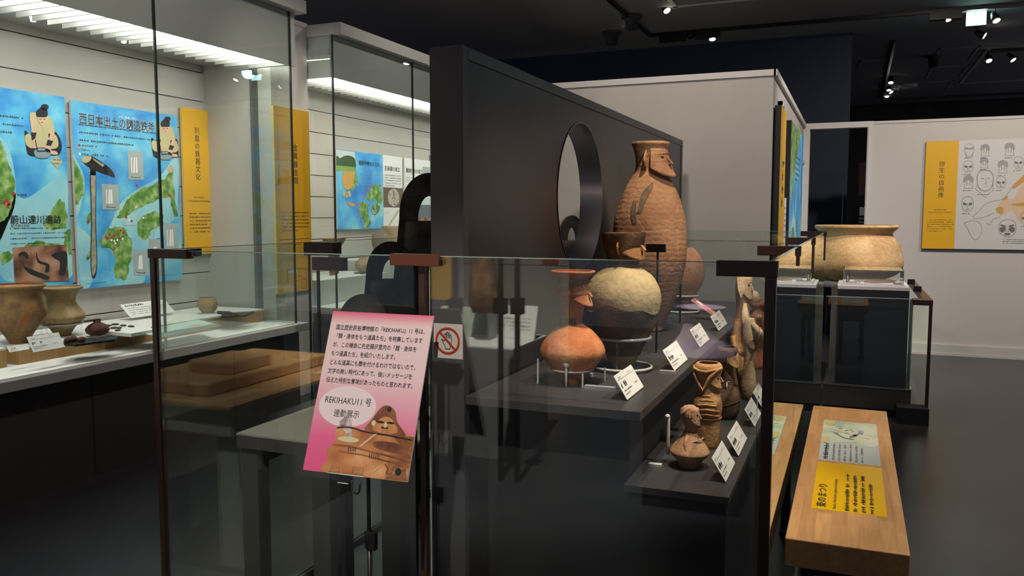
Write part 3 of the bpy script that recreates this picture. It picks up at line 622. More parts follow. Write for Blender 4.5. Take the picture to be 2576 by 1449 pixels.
def caption(P, label, w=.1, h=.06, tilt=55, u=(0, 1, 0), toward=(-1, 0), group='white caption cards', stand=True, big=False, lift=.004):
    """a card on a clear foot; P = lower corner nearest the camera"""
    a = math.radians(tilt); v = Vector((toward[0]*math.cos(a), toward[1]*math.cos(a), math.sin(a))); P = Vector(P)
    t = thing('caption_card', label, 'card', tuple(P), group)
    b = Board(P+Vector((0, 0, lift)), u, v, w, h, .0012, [M['card'], M['card'], M['ink'], M['inkg']])
    b.scrib(w*.08, h*.80, w*.3, h*.9, 1, 3, fill=.8, seed=int(P.y*100)).scrib(w*.6, h*.80, w*.92, h*.9, 1, 3, fill=.5)
    b.rect(w*.06, h*.76, w*.94, h*.775, 3)
    b.scrib(w*.07, h*.42, w*(.55 if not big else .5), h*.68, 1, 2, l=2, fill=.9, seed=int(P.y*77)).scrib(w*.07, h*.12, w*.5, h*.38, 2, 2, fill=.5, seed=2).scrib(w*.7, h*.3, w*.92, h*.4, 1, 2, fill=.8)
    b.build('card_face', t)
    if stand:
        vv = Vector(u).normalized(); bk = Vector((toward[0], toward[1], 0))
        q = P+vv*w*.5
        MB().prism([q-vv*.02+Vector((0, 0, lift)), q-vv*.02+bk*h*.62+Vector((0, 0, .002)), q-vv*.02+bk*h*.58+v*0+Vector((0, 0, h*.72*math.sin(a)))-bk*h*.2], vv*.04).build('foot', M['acryl'], t)
    return t
caption(on(84, 888, z=PZ), 'white caption card second from left on the oak plinth', .20, .095, 60, big=True); caption(on(24, 888, z=PZ), 'small white caption card at the foot of the large brown jar', .12, .035, 60)
caption(on(520, 801, x=-4.9)+Vector((0, .2, 0)), 'dark slat of metal relic card behind the small pot', .01, .01, 60, stand=False) if False else None
c = on(590, 795, z=PZ)
t = thing('iron_blade', 'long dark corroded blade on a black mount at the end of the oak plinth', 'relic', (c.x, c.y, PZ))
P0 = [on(*q, z=PZ) for q in ((560, 790), (640, 786), (620, 796), (555, 800))]
MB().prism([(q.x, q.y, PZ) for q in P0], (0, 0, .01)).build('mount', M['tblack'], t)
a_, b_ = on(548, 786, z=PZ+.03), on(610, 795, z=PZ+.015); MB().tube([a_, a_.lerp(b_, .5)+Vector((0, 0, .008)), b_], .014, taper=[.9, 1, .3]).build('blade', M['iron'], t)

# ------------------------------------------------------------------ inside the second showcase
b = wallboard((845, 375), (962, 390), 1.40, 2.235, mm+[M['sky'], M['tree'], M['green'], M['pink'], M['trim']], x=-4.985)   # 18..22
b.pclip([(845, 376), (893, 382), (893, 428), (845, 428)], 18, 2).ppoly(smooth([(846, 392), (855, 398), (866, 392), (880, 392), (892, 400), (892, 425), (846, 425)], 3), 19, 3).pclip([(845, 416), (892, 420), (892, 431), (845, 430)], 20, 4)
b.ppoly(rough([(893, 400), (897, 440), (900, 460), (893, 475), (880, 482), (868, 470), (862, 440), (880, 425)]), 2, 2).ppoly(smooth([(864, 432), (888, 432), (890, 455), (884, 472), (872, 476), (862, 462)]), 15, 3)
b.ppoly(rough([(918, 500), (930, 478), (945, 464), (959, 462), (960, 512), (950, 510), (938, 500), (928, 505)]), 2, 2).ppoly(rough([(905, 515), (918, 508), (928, 516), (926, 540), (932, 555), (925, 576), (918, 578), (916, 556), (908, 540), (902, 528)]), 2, 2)
b.ppoly(rough([(938, 515), (950, 508), (956, 520), (948, 538), (940, 535)]), 2, 2).ppoly(smooth([(930, 560), (944, 540), (961, 525), (962, 571), (935, 573)]), 0, 2)
b.ppoly(smooth([(873, 504), (880, 510), (890, 512), (893, 518), (884, 519), (876, 514)]), 15, 3)
b.pline(smooth([(915, 498), (920, 485), (930, 472), (938, 465)], 4, False), .012, 21, 4).pline(smooth([(896, 513), (904, 514), (912, 508)], 4, False), .012, 21, 4).pline(smooth([(902, 528), (906, 545), (909, 560)], 4, False), .012, 21, 4).pline(smooth([(933, 522), (938, 538), (946, 538), (951, 524)], 4, False), .012, 21, 4)
a0, b0 = b.px([(902, 412)])[0]; b.text('朝鮮海峡をわたる', a0, b0-.01, .058, 4, l=5, sx=.93, bold=.01); b.scrib(a0, b0-.28, a0+.42, b0-.04, 6, 10, l=5, fill=.3, seed=15)
for q in ((866, 486), (872, 490), (878, 488)): b.ell(*b.px([q])[0], .03, .035, 11, 5)
tag(b.build('map_poster'), 'smaller blue map poster with field photo in the far wall case', 'poster', 'map posters in the wall cases')
b = wallboard((963, 390), (1012, 396), 1.42, 2.235, [M['card'], M['card'], M['ink'], M['inkg'], M['stones'], mat('earth_print', (.14, .10, .07), .6), M['tan']], x=-4.985)
b.text('区画墓の成立', .035, b.h-.17, .058, 2, l=2, sx=1.0, bold=.012).scrib(.04, b.h-.36, b.w-.04, b.h-.21, 5, 2, fill=.4, seed=16)
b.rect(.0, .22, b.w, .45, 5, 2).ell(b.w*.52, .335, b.w*.30, .105, 4, 3).poly([(b.w*.5, .34), (b.w*.56, .34), (b.w*.55, .42), (b.w*.51, .42)], 5, 4)
b.poly([(.08, .0), (.15, .02), (.34, .16), (.36, .20), (.30, .19), (.2, .1)], 6, 3).rect(.03, .14, .16, .18, 1, 3).scrib(.04, .145, .15, .175, 1, 3)
tag(b.build('info_poster'), 'white poster with a stone mound photo beside the smaller map poster', 'poster')
b = wallboard((1017, 398), (1082, 408), 1.32, 2.235, [M['card'], M['card'], M['ink'], M['inkg'], M['bluegrey'], M['photo'], M['sky'], mat('hill_print', (.12, .16, .2), .6)], x=-4.985)
b.text('農耕社会の成立', .035, b.h-.17, .06, 2, l=2, bold=.012).scrib(.04, b.h-.36, b.w-.25, b.h-.22, 5, 2, fill=.4, seed=17).rect(b.w-.2, b.h-.28, b.w, b.h-.08, 4, 2)
b.rect(0, 0, b.w, .22, 5, 2).rect(0, .36, b.w, .45, 6, 2).rect(0, .2, b.w, .36, 7, 3)
tag(b.build('info_poster'), 'white poster with a landscape photo behind the tallest bronze bell', 'poster')
b = wallboard((1086, 400), (1140, 408), 1.32, 2.33, [mat('vivid_green_print', (.02, .42, .12), .5), M['card'], M['inkw']], x=-4.985)
tag(b.build('info_poster'), 'sliver of green poster edge beside the dark panel', 'poster')
LW = mat('low_white_block', (.66, .70, .66), .6)
tag(box1('display_block', (-5.0, 6.1, .75), (-4.35, 7.25, .975), LW, bevel=.004), 'low white block with small relics at the near end of the far wall case', 'plinth')
tag(box1('display_block', (-5.0, 7.3, .75), (-4.35, 9.6, 1.085), LW, bevel=.004), 'taller white block carrying the two bowls in the far wall case', 'plinth')
Z2 = 1.085
def on_case2(cx, z, x=-4.6): return on(cx, 600, x=x)
def pot2(name, label, cat, cx, Y, prof, clay, zb, **k): return pot(name, label, cat, cx, Y, prof, clay, zbase=zb, wall=.01, **k)
def Yat(cx, x, py=640): return on(cx, py, x=x).y
pot2('flared_dish', 'dark flared dish with jagged rim above the brown clamp', 'dish', 840, Yat(840, -4.75), [(600, 32), (604, 28), (612, 25), (625, 18), (650, 14), (690, 12)], CL['dark'], .975, wob=.03, seed=9)
pot2('round_pot', 'round beige pot with dark spots behind the middle bronze bell', 'pot', 920, Yat(920, -4.55), [(640, 14), (646, 13), (652, 17), (662, 25), (672, 27), (682, 22), (690, 12)], CL['pale'], .975, seed=10)
pot2('grey_bowl', 'tapering grey-brown bowl in the far wall case', 'bowl', 955, Yat(955, -4.7), [(587, 17), (592, 19), (602, 20), (612, 17), (622, 12), (632, 8)], pottery('clay_grey', (.22, .18, .15), (.14, .11, .09), (.30, .25, .21), 9), Z2, seed=11)
pot2('beige_bowl', 'larger beige bowl right of the tapering grey-brown bowl', 'bowl', 991, Yat(991, -4.75), [(568, 31), (572, 31), (585, 28), (600, 24), (612, 18), (630, 14)], CL['pale'], Z2, seed=12)
for q, l in (((838, 691), 'nearest long dark relic lying on the low white block'), ((900, 687), 'middle dark relic lying on the low white block'), ((915, 688), 'dark relic on the low white block under the round beige pot')):
    c = on(*q, z=.98); o = MB().ball((c.x, c.y, .982), (.02, .07, .008), n=8, k=5).build('bead_relic', M['bead']); tag(o, l, 'relic', 'small relics on the low white block')
# ------------------------------------------------------------------ the island: dark divider with round opening
PX0, PX1, PY0, PY1, PZT = -1.30, -1.181, 2.45, 6.16, 2.095
hc = (3.735, 1.635); hr = .345
t = thing('divider_panel', 'large dark grey divider panel with a round opening', 'panel', (-1.24, 4.3, 0))
def holed(x, nrm, mb, mi, y0, y1, z0, z1):
    n = 96; inner = []; outer = []
    for i in range(n):
        a = 2*math.pi*i/n; c, s_ = math.cos(a), math.sin(a); inner.append((x, hc[0]+hr*c, hc[1]+hr*s_))
        k = min([((y1-hc[0])/c) if c > 1e-9 else 1e9, ((y0-hc[0])/c) if c < -1e-9 else 1e9, ((z1-hc[1])/s_) if s_ > 1e-9 else 1e9, ((z0-hc[1])/s_) if s_ < -1e-9 else 1e9])
        outer.append((x, hc[0]+k*c, hc[1]+k*s_))
    mb.add(inner+outer, [(i, (i+1) % n, n+(i+1) % n, n+i) for i in range(n)], mi)
    for cy, cz in ((y0, z0), (y1, z0), (y0, z1), (y1, z1)):   # corner triangles
        q = sorted(outer, key=lambda p: (p[1]-cy)**2+(p[2]-cz)**2)
        a = min([p for p in outer if abs(p[1]-cy) < 1e-6], key=lambda p: abs(p[2]-cz)); b_ = min([p for p in outer if abs(p[2]-cz) < 1e-6], key=lambda p: abs(p[1]-cy))
        mb.add([(x, cy, cz), a, b_], [(0, 1, 2)], mi)
mb = MB(); holed(PX1-.006, 1, mb, 0, PY0, PY1, 0, PZT); holed(PX0, -1, mb, 1, PY0, PY1, 0, PZT)
mb.box((PX0, PY0, 0), (PX1-.006, PY0+.001, PZT), 0).box((PX0, PY1-.001, 0), (PX1-.006, PY1, PZT), 0).box((PX0, PY0, PZT-.001), (PX1-.006, PY1, PZT), 0)
mb.build('sheet_body', [M['panel'], M['pback']], t, recalc=False)
mb = MB().box((PX0-.001, PY0-.003, 0), (PX1, PY0+.038, PZT+.002)).box((PX0-.001, PY1-.038, 0), (PX1, PY1+.003, PZT+.002)).box((PX0-.001, PY0+.0385, PZT-.038), (PX1, PY1-.0385, PZT+.002))
mb.build('frame', M['pframe'], t, bevel=.002)
n = 144; ci = lambda x, r: [(x, hc[0]+r*math.cos(2*math.pi*i/n), hc[1]+r*math.sin(2*math.pi*i/n)) for i in range(n)]
mb = MB()
for (xa, ra), (xb, rb), sm in (((PX1-.003, hr-.004), (PX0-.002, hr-.004), True), ((PX1-.003, hr), (PX1-.003, hr-.004), False), ((PX0-.002, hr-.004), (PX0-.002, hr), False)):
    mb.add(ci(xa, ra)+ci(xb, rb), [(i, (i+1) % n, n+(i+1) % n, n+i) for i in range(n)], 0, sm)
mb.build('opening_ring', mat('opening_lining', (.32, .30, .37), .28, .8), t, recalc=False)

# stepped shelves
t = thing('display_shelf', 'upper charcoal shelf carrying the big face jars', 'shelf', (-.88, 4.2, 0))
MB().box((-1.178, 2.45, .92), (-.585, 5.9, .95)).build('shelf_top', M['shelf'], t, bevel=.002)
MB().box((-1.17, 2.62, 0), (-.66, 5.85, .92)).build('shelf_base', M['shelfb'], t)
t = thing('display_shelf', 'lower charcoal shelf carrying the row of small face figures', 'shelf', (-.49, 4.2, 0))
MB().box((-.655, 2.53, .665), (-.325, 5.9, .69)).build('shelf_top', M['shelf'], t, bevel=.002)
MB().box((-.65, 2.545, 0), (-.335, 5.88, .665)).build('shelf_base', M['shelfb'], t)

# ------------------------------------------------------------------ glass barrier round the island
GY, GZ, GL, GR = 2.05, 1.435, -2.14, -.19
t = thing('glass_barrier', 'chest-high glass barrier with dark metal clamps around the island', 'glass barrier', (-1.15, 4.1, 0))
def pane(a, b, edge='gedge'):
    o = MB().box(a, b).build('glass_pane', M['glass'], t); return o
def toprim(a, b, m_='gedge'): MB().box(a, b).build('glass_edge', M[m_], t)
pane((-2.10, GY, .02), (-1.145, GY+.01, GZ)); toprim((-2.10, GY, GZ), (-1.145, GY+.01, GZ+.002))
pane((-1.095, GY, .02), (GR-.012, GY+.01, GZ)); toprim((-1.095, GY, GZ), (GR-.012, GY+.01, GZ+.002)); toprim((-1.097, GY, .02), (-1.095, GY+.01, GZ))
toprim((-1.147, GY, .02), (-1.145, GY+.01, GZ), 'gedark')
for a, b in ((GY+.03, 2.93), (2.95, 4.5), (4.52, 6.18)):
    pane((GL-.01, a, .02), (GL, b, GZ)); toprim((GL-.01, a, GZ), (GL, b, GZ+.002)); toprim((GL-.01, b, .02), (GL, b+.004, GZ), 'gedark')
for a, b in ((GY+.03, 3.12), (3.13, 4.33), (4.34, 6.18)):
    pane((GR, a, .02), (GR+.01, b, GZ)); toprim((GR, a, GZ), (GR+.01, b, GZ+.002)); toprim((GR, b, .02), (GR+.01, b+.003, GZ), 'gedark')
pane((GL, 6.19, .02), (GR, 6.2, GZ)); toprim((GL, 6.19, GZ), (GR, 6.2, GZ+.002))
def post(x, y, w, m_, z1=GZ): MB().box((x-w/2, y-w/2, 0), (x+w/2, y+w/2, z1)).build('post', M[m_], t, bevel=.001)
post(-2.115, GY+.005, .020, 'brown'); post(-1.128, GY+.022, .020, 'brown'); post(GR+.012, GY+.004, .026, 'brown')
def clamp(a, b, m_='brown'): return MB().box(a, b).build('clamp', M[m_], t, bevel=.0015)
clamp((-2.125, GY-.012, 1.411), (-1.963, GY+.022, 1.441)); clamp((-2.0, GY+.025, 1.418), (-1.955, GY+.05, 1.443))
clamp((-1.217, GY-.012, 1.408), (-1.06, GY+.022, 1.441), 'redbrown'); clamp((-1.066, GY+.0, 1.412), (-1.052, GY+.02, 1.428))
clamp((-.305, GY-.012, 1.403), (GR+.028, GY+.022, 1.441))
clamp((-2.15, 2.90, 1.382), (-2.0, 2.96, 1.437)); clamp((-2.08, 2.86, 1.322), (-1.93, 2.9, 1.376), 'redbrown')
MB().box((-2.065, 2.87, .9), (-2.055, 2.88, 1.32)).build('post', M['brown'], t)
for y, w, s_ in ((3.12, .13, .03), (4.33, .12, .135), (6.1, .15, .16)):
    clamp((GR-w, y-.015, 1.405), (GR+.02, y+.015, 1.44)); clamp((GR-.004, y-.02, 1.40-s_), (GR+.016, y+.02, 1.41)); MB().tube([(GR-.02, y, 1.40), (GR+.01, y, 1.385)], .014).build('bolt', M['steel'], t)
# floor channels
MB().box((GL-.03, GY+.02, 0), (GL+.02, 6.2, .02), 0).box((GL-.012, GY+.02, .02), (GL+.004, 6.2, .024), 1).build('floor_channel', [M['frame'], M['lined']], t)
MB().box((GL, GY-.02, 0), (GR+.02, GY+.03, .02)).build('floor_channel', M['frame'], t)
MB().box((GR-.02, GY, 0), (GR+.03, 6.2, .02)).build('floor_channel', M['frame'], t)
# tables on the left half of the island
def table(label, x0, x1, y0, y1, z, legs, low):
    t = thing('display_table', label, 'table', ((x0+x1)/2, (y0+y1)/2, 0))
    MB().box((x0, y0, z-.006), (x1, y1, z)).build('table_top', M['table'], t); MB().box((x0, y0-.001, z-.05), (x1, y1, z-.006)).box((x0+.001, y0+.07, z-.13), (x0+.03, y1-.07, z-.045)).build('top_edge', M['tside'], t)
    for x, y in legs: MB().box((x-.035, y-.03, 0), (x+.035, y+.03, z-.045)).build('leg', M['tside'], t)
    for zz in low:
        MB().box((x0+.05, y0+.02, zz), (x1-.05, y0+.07, zz+.03)).build('rail', M['tblack'], t)
table('grey-topped black table nearest the pink sign', -1.95, -1.31, 2.23, 2.84, .80, [(-1.975+.06, 2.28), (-1.35, 2.28), (-1.90, 2.78), (-1.35, 2.78), (-1.62, 2.28)], [.12, .22])
table('higher black table behind the nearest one, under the middle bronze bell', -2.10, -1.31, 2.88, 3.55, .885, [(-2.05, 2.95), (-1.36, 2.95), (-2.05, 3.5), (-1.36, 3.5)], [])
table('tall black table under the largest bronze bell', -2.11, -1.31, 3.6, 4.6, 1.0, [(-2.06, 3.66), (-1.36, 3.66), (-2.06, 4.54), (-1.36, 4.54)], [])
table('black table seen beyond the round opening', -2.11, -1.31, 4.75, 6.0, 1.0, [(-2.06, 4.8), (-1.36, 4.8), (-2.06, 5.9), (-1.36, 5.9)], [])
tag(MB().box((-2.0, 2.3, 0), (-1.36, 2.7, .02), 0).box((-1.95, 2.32, .02), (-1.4, 2.42, .06), 0).build('floor_tray', M['ledge']), 'pale metal base rail on the floor under the nearest table', 'rail')
# bronze bells
def bell(label, X, Y, z, Hh, rot, notch=False, wide=1.0):
    t = thing('bronze_bell', label, 'bell', (X, Y, z), 'bronze bells in the glass island')
    R = Matrix.Rotation(rot, 3, 'Z'); o = Vector((X, Y, z)); T = lambda p: o+R @ Vector(p)
    n = 40; prof = [(0, .225), (.02, .222), (.3, .198), (.55, .178), (.68, .168), (.69, .15), (.692, .01)]
    vs = []
    for h, r in prof:
        for j in range(n): a = 2*math.pi*j/n; vs.append(T((r*Hh*wide*math.cos(a), .62*r*Hh*math.sin(a), h*Hh)))
    mb = MB().add(vs, [(i*n+j, i*n+(j+1) % n, (i+1)*n+(j+1) % n, (i+1)*n+j) for i in range(len(prof)-1) for j in range(n)], 0, True)
    for h in (.12, .32, .5): mb.tube([T((( .215-.075*h)*Hh*wide*math.cos(a)*1.01, .62*(.215-.075*h)*Hh*math.sin(a)*1.03, h*Hh)) for a in [2*math.pi*j/32 for j in range(32)]], .0035, closed=True, n=6)
    mb.build('body', CL['bronze'], t)
    for sx in (-1, 1):   # two round holes low and high on each face
        for h in (.22, .58): MB().tube([T((sx*.07*Hh, -.62*(.222-.08*h)*Hh*.985, h*Hh)), T((sx*.07*Hh, -.62*(.222-.08*h)*Hh-.003, h*Hh))], .016*Hh*1.6, n=14).build('hole', M['black'], t) if sx > 0 else None
    # flat fin that runs up both sides and round over the top, with the handle opening
    outer = []; inner = []
    K = 28
    for i in range(K+1):
        a = math.pi*i/K; outer.append((-math.cos(a)*.205*Hh*wide, .70*Hh+.30*Hh*math.sin(a)**.85)); inner.append((-math.cos(a)*.075*Hh, .695*Hh+.155*Hh*math.sin(a)))
    outer = [(-.275*Hh*wide, 0), (-.245*Hh*wide, .35*Hh)]+outer+[(.245*Hh*wide, .35*Hh), (.275*Hh*wide, 0)]
    inner = [(-.20*Hh*wide, 0), (-.17*Hh*wide, .4*Hh)]+inner+[(.17*Hh*wide, .4*Hh), (.20*Hh*wide, 0)]
    inner[2] = (-.075*Hh, .69*Hh); inner[-3] = (.075*Hh, .69*Hh)
    th = .008; m = len(outer); vs = []
    for d in (-th, th):
        for q in (outer, inner): vs += [T((p[0], d, p[1])) for p in q]
    fs = []
    for i in range(m-1):
        fs += [(i, i+1, m+i+1, m+i), (2*m+i, 3*m+i, 3*m+i+1, 2*m+i+1), (i, 2*m+i, 2*m+i+1, i+1), (m+i, m+i+1, 3*m+i+1, 3*m+i)]
    mb = MB().add(vs, fs, 0)
    rd = random.Random(int(X*-100))
    mb.build('fin', CL['patina'] if wide > 1 else CL['bronze'], t)
    for sx in (-1, 1):
        for h in (.25, .5): MB().tube([T((sx*(.262-.06*h)*Hh*wide, -.01, h*Hh)), T((sx*(.262-.06*h)*Hh*wide, .01, h*Hh))], .022*Hh, n=14).build('ear_disc', CL['patina'], t)
    return t
def bell_at(label, cx, ytop, Y, z, rot, **k):
    p = on(cx, ytop, y=Y); bell(label, p.x, Y, z, p.z-z, rot, **k)
bell_at('smallest bronze bell, just topping the pink sign', 912, 740, 2.62, .80, .38)
bell_at('middle bronze bell with open arched handle, left of the dark panel', 983, 607, 3.22, .885, .42)
bell_at('largest bronze bell, half hidden by the dark panel', 1080, 435, 3.62, 1.0, .55, wide=.96)
bell_at('bronze bell seen through the round opening', 1438, 542, 5.45, 1.0, 1.05)

# ------------------------------------------------------------------ faces on the vessels
def face(t, X, Y, z, R, h, ang, clay, jaw=1.35, ears=True, hair=False, cap=False, brow=True):
    """mask of a human face on the side of a vessel: R vessel radius, h face height, ang direction it looks"""
    Rm = Matrix.Rotation(ang, 3, 'Z'); o = Vector((X, Y, z)); T = lambda a, b, c: o+Rm @ Vector((a, b, c))
    def col(a):
        q = math.radians(a); f = max(math.cos(q*1.15), 0)
        return q, f, R*(1.0+(jaw-1)*f), -h*.10-h*.42*f
    AW = 76 if jaw < 1.6 else 60; A = [(-AW+2*AW*i/18) for i in range(19)]; NV = 9; vs = []
    def surf(a, v):
        q, f, rj, zj = col(a); r = R*1.02*(1-v)+0; r = R*(1.03+.10*math.sin(math.pi*v)*f)+(rj-R*1.03)*v**2.2; zz_ = h*.40*(1-v)+zj*v
        return T(r*math.cos(q), r*math.sin(q), zz_)
    for i in range(NV+1): vs += [surf(a, i/NV) for a in A]
    vs += [T(R*.88*math.cos(col(a)[0]), R*.88*math.sin(col(a)[0]), col(a)[3]*.92) for a in A]
    vs += [T(R*.88*math.cos(col(a)[0]), R*.88*math.sin(col(a)[0]), h*.42) for a in A]
    m = len(A); rows = [NV+2]+list(range(NV+2))
    fs = [(rows[r_]*m+i, rows[r_]*m+i+1, rows[r_+1]*m+i+1, rows[r_+1]*m+i) for r_ in range(len(rows)-1) for i in range(m-1)]
    MB().add(vs, fs, 0, True).build('face', clay, t)
    mb = MB()
    nz = (jaw-1)*.28
    for s_ in (-1, 1): mb.prism([T(R*1.04, 0, h*.22), T(R*(1.36+nz), 0, -h*.09), T(R*(1.06+nz), 0, -h*.13)], Rm @ Vector((0, s_*R*.12, 0)))
    mb.build('nose', clay, t)
    br = [T(R*1.10*math.cos(math.radians(a)), R*1.07*math.sin(math.radians(a)), h*.25-abs(a)/48*h*.07) for a in (-48, -30, -14, 0, 14, 30, 48)]
    if brow: MB().tube(br, R*.06, n=6, taper=[.5, .9, 1, .8, 1, .9, .5]).build('brow', clay, t)
    for s_ in (-1, 1):
        e = MB(); pts = [T(R*1.04, s_*R*.36+R*.14*math.cos(k), h*.10+h*.055*math.sin(k)) for k in [2*math.pi*j/14 for j in range(14)]]
        e.ball(T(R*1.075*.94, s_*R*.40, h*.10), (R*.12, R*.17, h*.055), rot=Rm, n=10, k=6).build('eye', M['hair'], t)
        if ears:
            K = [(math.radians(s_*78), R*(1.0+.42*math.sin(math.pi*i/8)), h*(.34-.62*i/8)) for i in range(9)]
            inn = [T(R*.9*math.cos(a), R*.9*math.sin(a), zz) for a, r, zz in K]; out = [T(r*math.cos(a), r*math.sin(a), zz) for a, r, zz in K]
            d = Rm @ Vector((R*.06, 0, 0)); e = MB(); m = len(K); vs = inn+out+[p+d for p in inn]+[p+d for p in out]; fs = []
            for i in range(m-1): fs += [(i, m+i, m+i+1, i+1), (2*m+i, 2*m+i+1, 3*m+i+1, 3*m+i), (m+i, 3*m+i, 3*m+i+1, m+i+1)]
            fs += [(0, 2*m, 3*m, m), (m-1, 2*m-1, 4*m-1, 3*m-1)]
            e.add(vs, fs, 0, True).build('ear', clay, t)
    MB().ball(T(R*(1.03+(jaw-1)*.33), 0, -h*.27), (R*.10, R*.18, h*.035), rot=Rm, n=10, k=6).build('mouth', M['hair'], t)
    if hair:
        mb = MB()
        for k in range(5):
            a = math.radians(-28+14*k); mb.tube([T(R*1.05*math.cos(a), R*1.05*math.sin(a), h*.42), T(R*1.28*math.cos(a), R*1.2*math.sin(a), h*.50), T(R*1.2*math.cos(a), R*1.15*math.sin(a), h*.58)], R*.05, n=6)
        mb.build('hair_bumps', clay, t)
UZ, LZ = .95, .69
# tall jar
JY = 4.25
t = pot('tall_face_jar', 'tallest reddish-brown jar with a small face high on its neck', 'jar', 1634, JY, [(358, 46), (363, 47), (368, 45), (380, 41), (400, 37), (420, 37), (432, 40), (445, 48), (470, 62), (500, 75), (540, 87), (580, 92), (620, 93), (660, 89), (700, 79), (740, 66), (775, 52), (800, 40), (815, 38)], CL['jar'], zbase=UZ, seed=21, n=64)
X, Y, D = t['_s']; zf = on(1634, 402, y=JY).z; face(t, X, Y, zf-.01, .083, .165, -.30, CL['jar'], jaw=1.7)
# dark brush marks on the body
def decal(t, X, Y, rad, pts, m_, name='mark'):
    """a painted mark wrapped on the vessel: pts (angle deg from -Y, z), rad(z)"""
    mb = MB(); vs = []
    for a, z in pts: q = math.radians(a); r = rad(z)+.0025; vs.append((X+r*math.sin(q), Y-r*math.cos(q), z))
    mb.add(vs, [(i, i+1, i+3, i+2) for i in range(0, len(vs)-3, 2)], 0, True); return mb.build(name, m_, t)
zz = lambda py: on(1634, py, y=JY).z
def radj(z):
    P_ = [(358, 46), (445, 48), (470, 62), (500, 75), (540, 87), (580, 92), (620, 93), (660, 89), (700, 79)]
    tb = sorted((zz(py), hw*D/F) for py, hw in P_); return float(np.interp(z, [a for a, b in tb], [b for a, b in tb]))
soot = pottery('soot_mark', (.20, .15, .11), (.13, .10, .08), (.32, .19, .12), 14, .3)
decal(t, X, Y, radj, [q for a, b, py in ((30, 36, 462), (22, 35, 470), (14, 31, 480), (9, 25, 494), (8, 20, 510), (7, 17, 525), (5, 14, 535)) for q in ((a-14, zz(py)), (b-16, zz(py)))], soot)
decal(t, X, Y, radj, [q for a, b, py in ((-14, -8, 505), (-16, -6, 520), (-14, -5, 540), (-10, -2, 560)) for q in ((a-4, zz(py)), (b-5, zz(py)))], soot)
# round pot with dark face-neck
RY = 3.12
t = pot('round_face_jar', 'round yellow-grey jar with a broken dark face neck', 'jar', 1567, RY, [(586, 53), (590, 53), (600, 51), (620, 48), (640, 42), (655, 38), (668, 36), (676, 50), (690, 70), (705, 82), (725, 92), (745, 96), (765, 95), (790, 90), (815, 80), (840, 66), (865, 54), (890, 42), (915, 32), (928, 28)], CL['yg'], zbase=UZ, seed=5, n=56)
X, Y, D = t['_s']
sl = D/F
zr = [(on(1567, py, y=RY).z, hw*sl) for py, hw in [(585, 54), (590, 54.5), (600, 52.5), (620, 49.5), (640, 43.5), (655, 39.5), (664, 38)]]
mb = MB(); mb.lathe((X, Y, 0), [(z, r+.001) for z, r in zr], 0, 48, wob=.006, seed=5).build('neck', CL['dark'], t)
lo = [(on(1567, py, y=RY).z, hw*sl+.0012) for py, hw in [(772, 95), (790, 90), (815, 80), (840, 66), (865, 54), (890, 42)]]  # darker shell: firing tone plus shade under the belly, both put into its colour
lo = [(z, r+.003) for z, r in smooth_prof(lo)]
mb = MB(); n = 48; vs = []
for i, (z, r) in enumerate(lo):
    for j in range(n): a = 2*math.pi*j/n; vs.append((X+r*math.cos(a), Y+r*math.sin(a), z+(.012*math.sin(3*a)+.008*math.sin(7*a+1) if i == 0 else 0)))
mb.add(vs, [(i*n+j, i*n+(j+1) % n, (i+1)*n+(j+1) % n, (i+1)*n+j) for i in range(len(lo)-1) for j in range(n)], 0, True).build('scorched_shaded_base', pottery('clay_scorched_shaded', (.14, .10, .06), (.07, .05, .03), (.26, .2, .11), 7, .5), t)
zf = on(1567, 622, y=RY).z
face(t, X, Y, zf, .066, .10, -.25, CL['tan'], jaw=1.3)
p = on(1582, 848, y=RY); ring_stand('clear ring stand holding the round yellow-grey jar', X, RY, UZ, p.z, .108)
# orange face jar
OY = 2.80
t = pot('orange_face_jar', 'orange clay jar with a human head in profile, front of the upper shelf', 'jar', 1441, OY, [(681, 55), (686, 55), (691, 47), (700, 37), (710, 37), (722, 40), (735, 43), (746, 40), (762, 32), (780, 27), (800, 24), (812, 24), (818, 30), (828, 45), (842, 60), (860, 74), (874, 80), (883, 81.5), (893, 79), (908, 68), (930, 50), (950, 33), (965, 22)], CL['red'], zbase=None, seed=8, n=56)
X, Y, D = t['_s']; zf = on(1441, 738, y=OY).z
face(t, X, Y, zf, .050, .088, -.12, CL['red'], jaw=1.5, hair=True, ears=True)
Rm = MB(); a0 = on(1409, 734, y=OY); MB().prism([(X-.035, Y-.03, zf+.03), (X-.062, Y-.01, zf+.002), (X-.062, Y+.01, zf-.004), (X-.03, Y+.03, zf+.02), (X+.0, Y+.0, zf+.045)], (0, 0, -.012)).build('hair_knot', CL['red'], t)
MB().box((X-.040, Y-.034, on(1441, 822, y=OY).z), (X+.020, Y-.024, on(1441, 798, y=OY).z)).build('neck_patch', CL['dark'], t)
zb = on(1441, 965, y=OY).z
s = thing('acrylic_ring_stand', 'clear box stand with pegs under the orange face jar', 'stand', (X, OY, UZ))
MB().tube([(X+.075*math.cos(a), OY+.075*math.sin(a), UZ+.05) for a in [2*math.pi*i/30 for i in range(30)]], .004, closed=True).build('top_ring', M['rod'], s)
for dx, dy in ((-.11, -.07), (.06, -.08), (.10, .06), (-.09, .07)): MB().box((X+dx, OY+dy, UZ), (X+dx+.005, OY+dy+.005, UZ+.09 if dx < 0 else UZ+.05)).build('leg', M['rod'], s)
MB().box((X-.11, OY-.085, UZ), (X+.11, OY+.085, UZ+.008)).build('base_plate', M['acryl'], s)
MB().box((X-.03, OY-.03, UZ+.008), (X+.03, OY+.03, zb-.002)).build('block', M['acryl'], s)
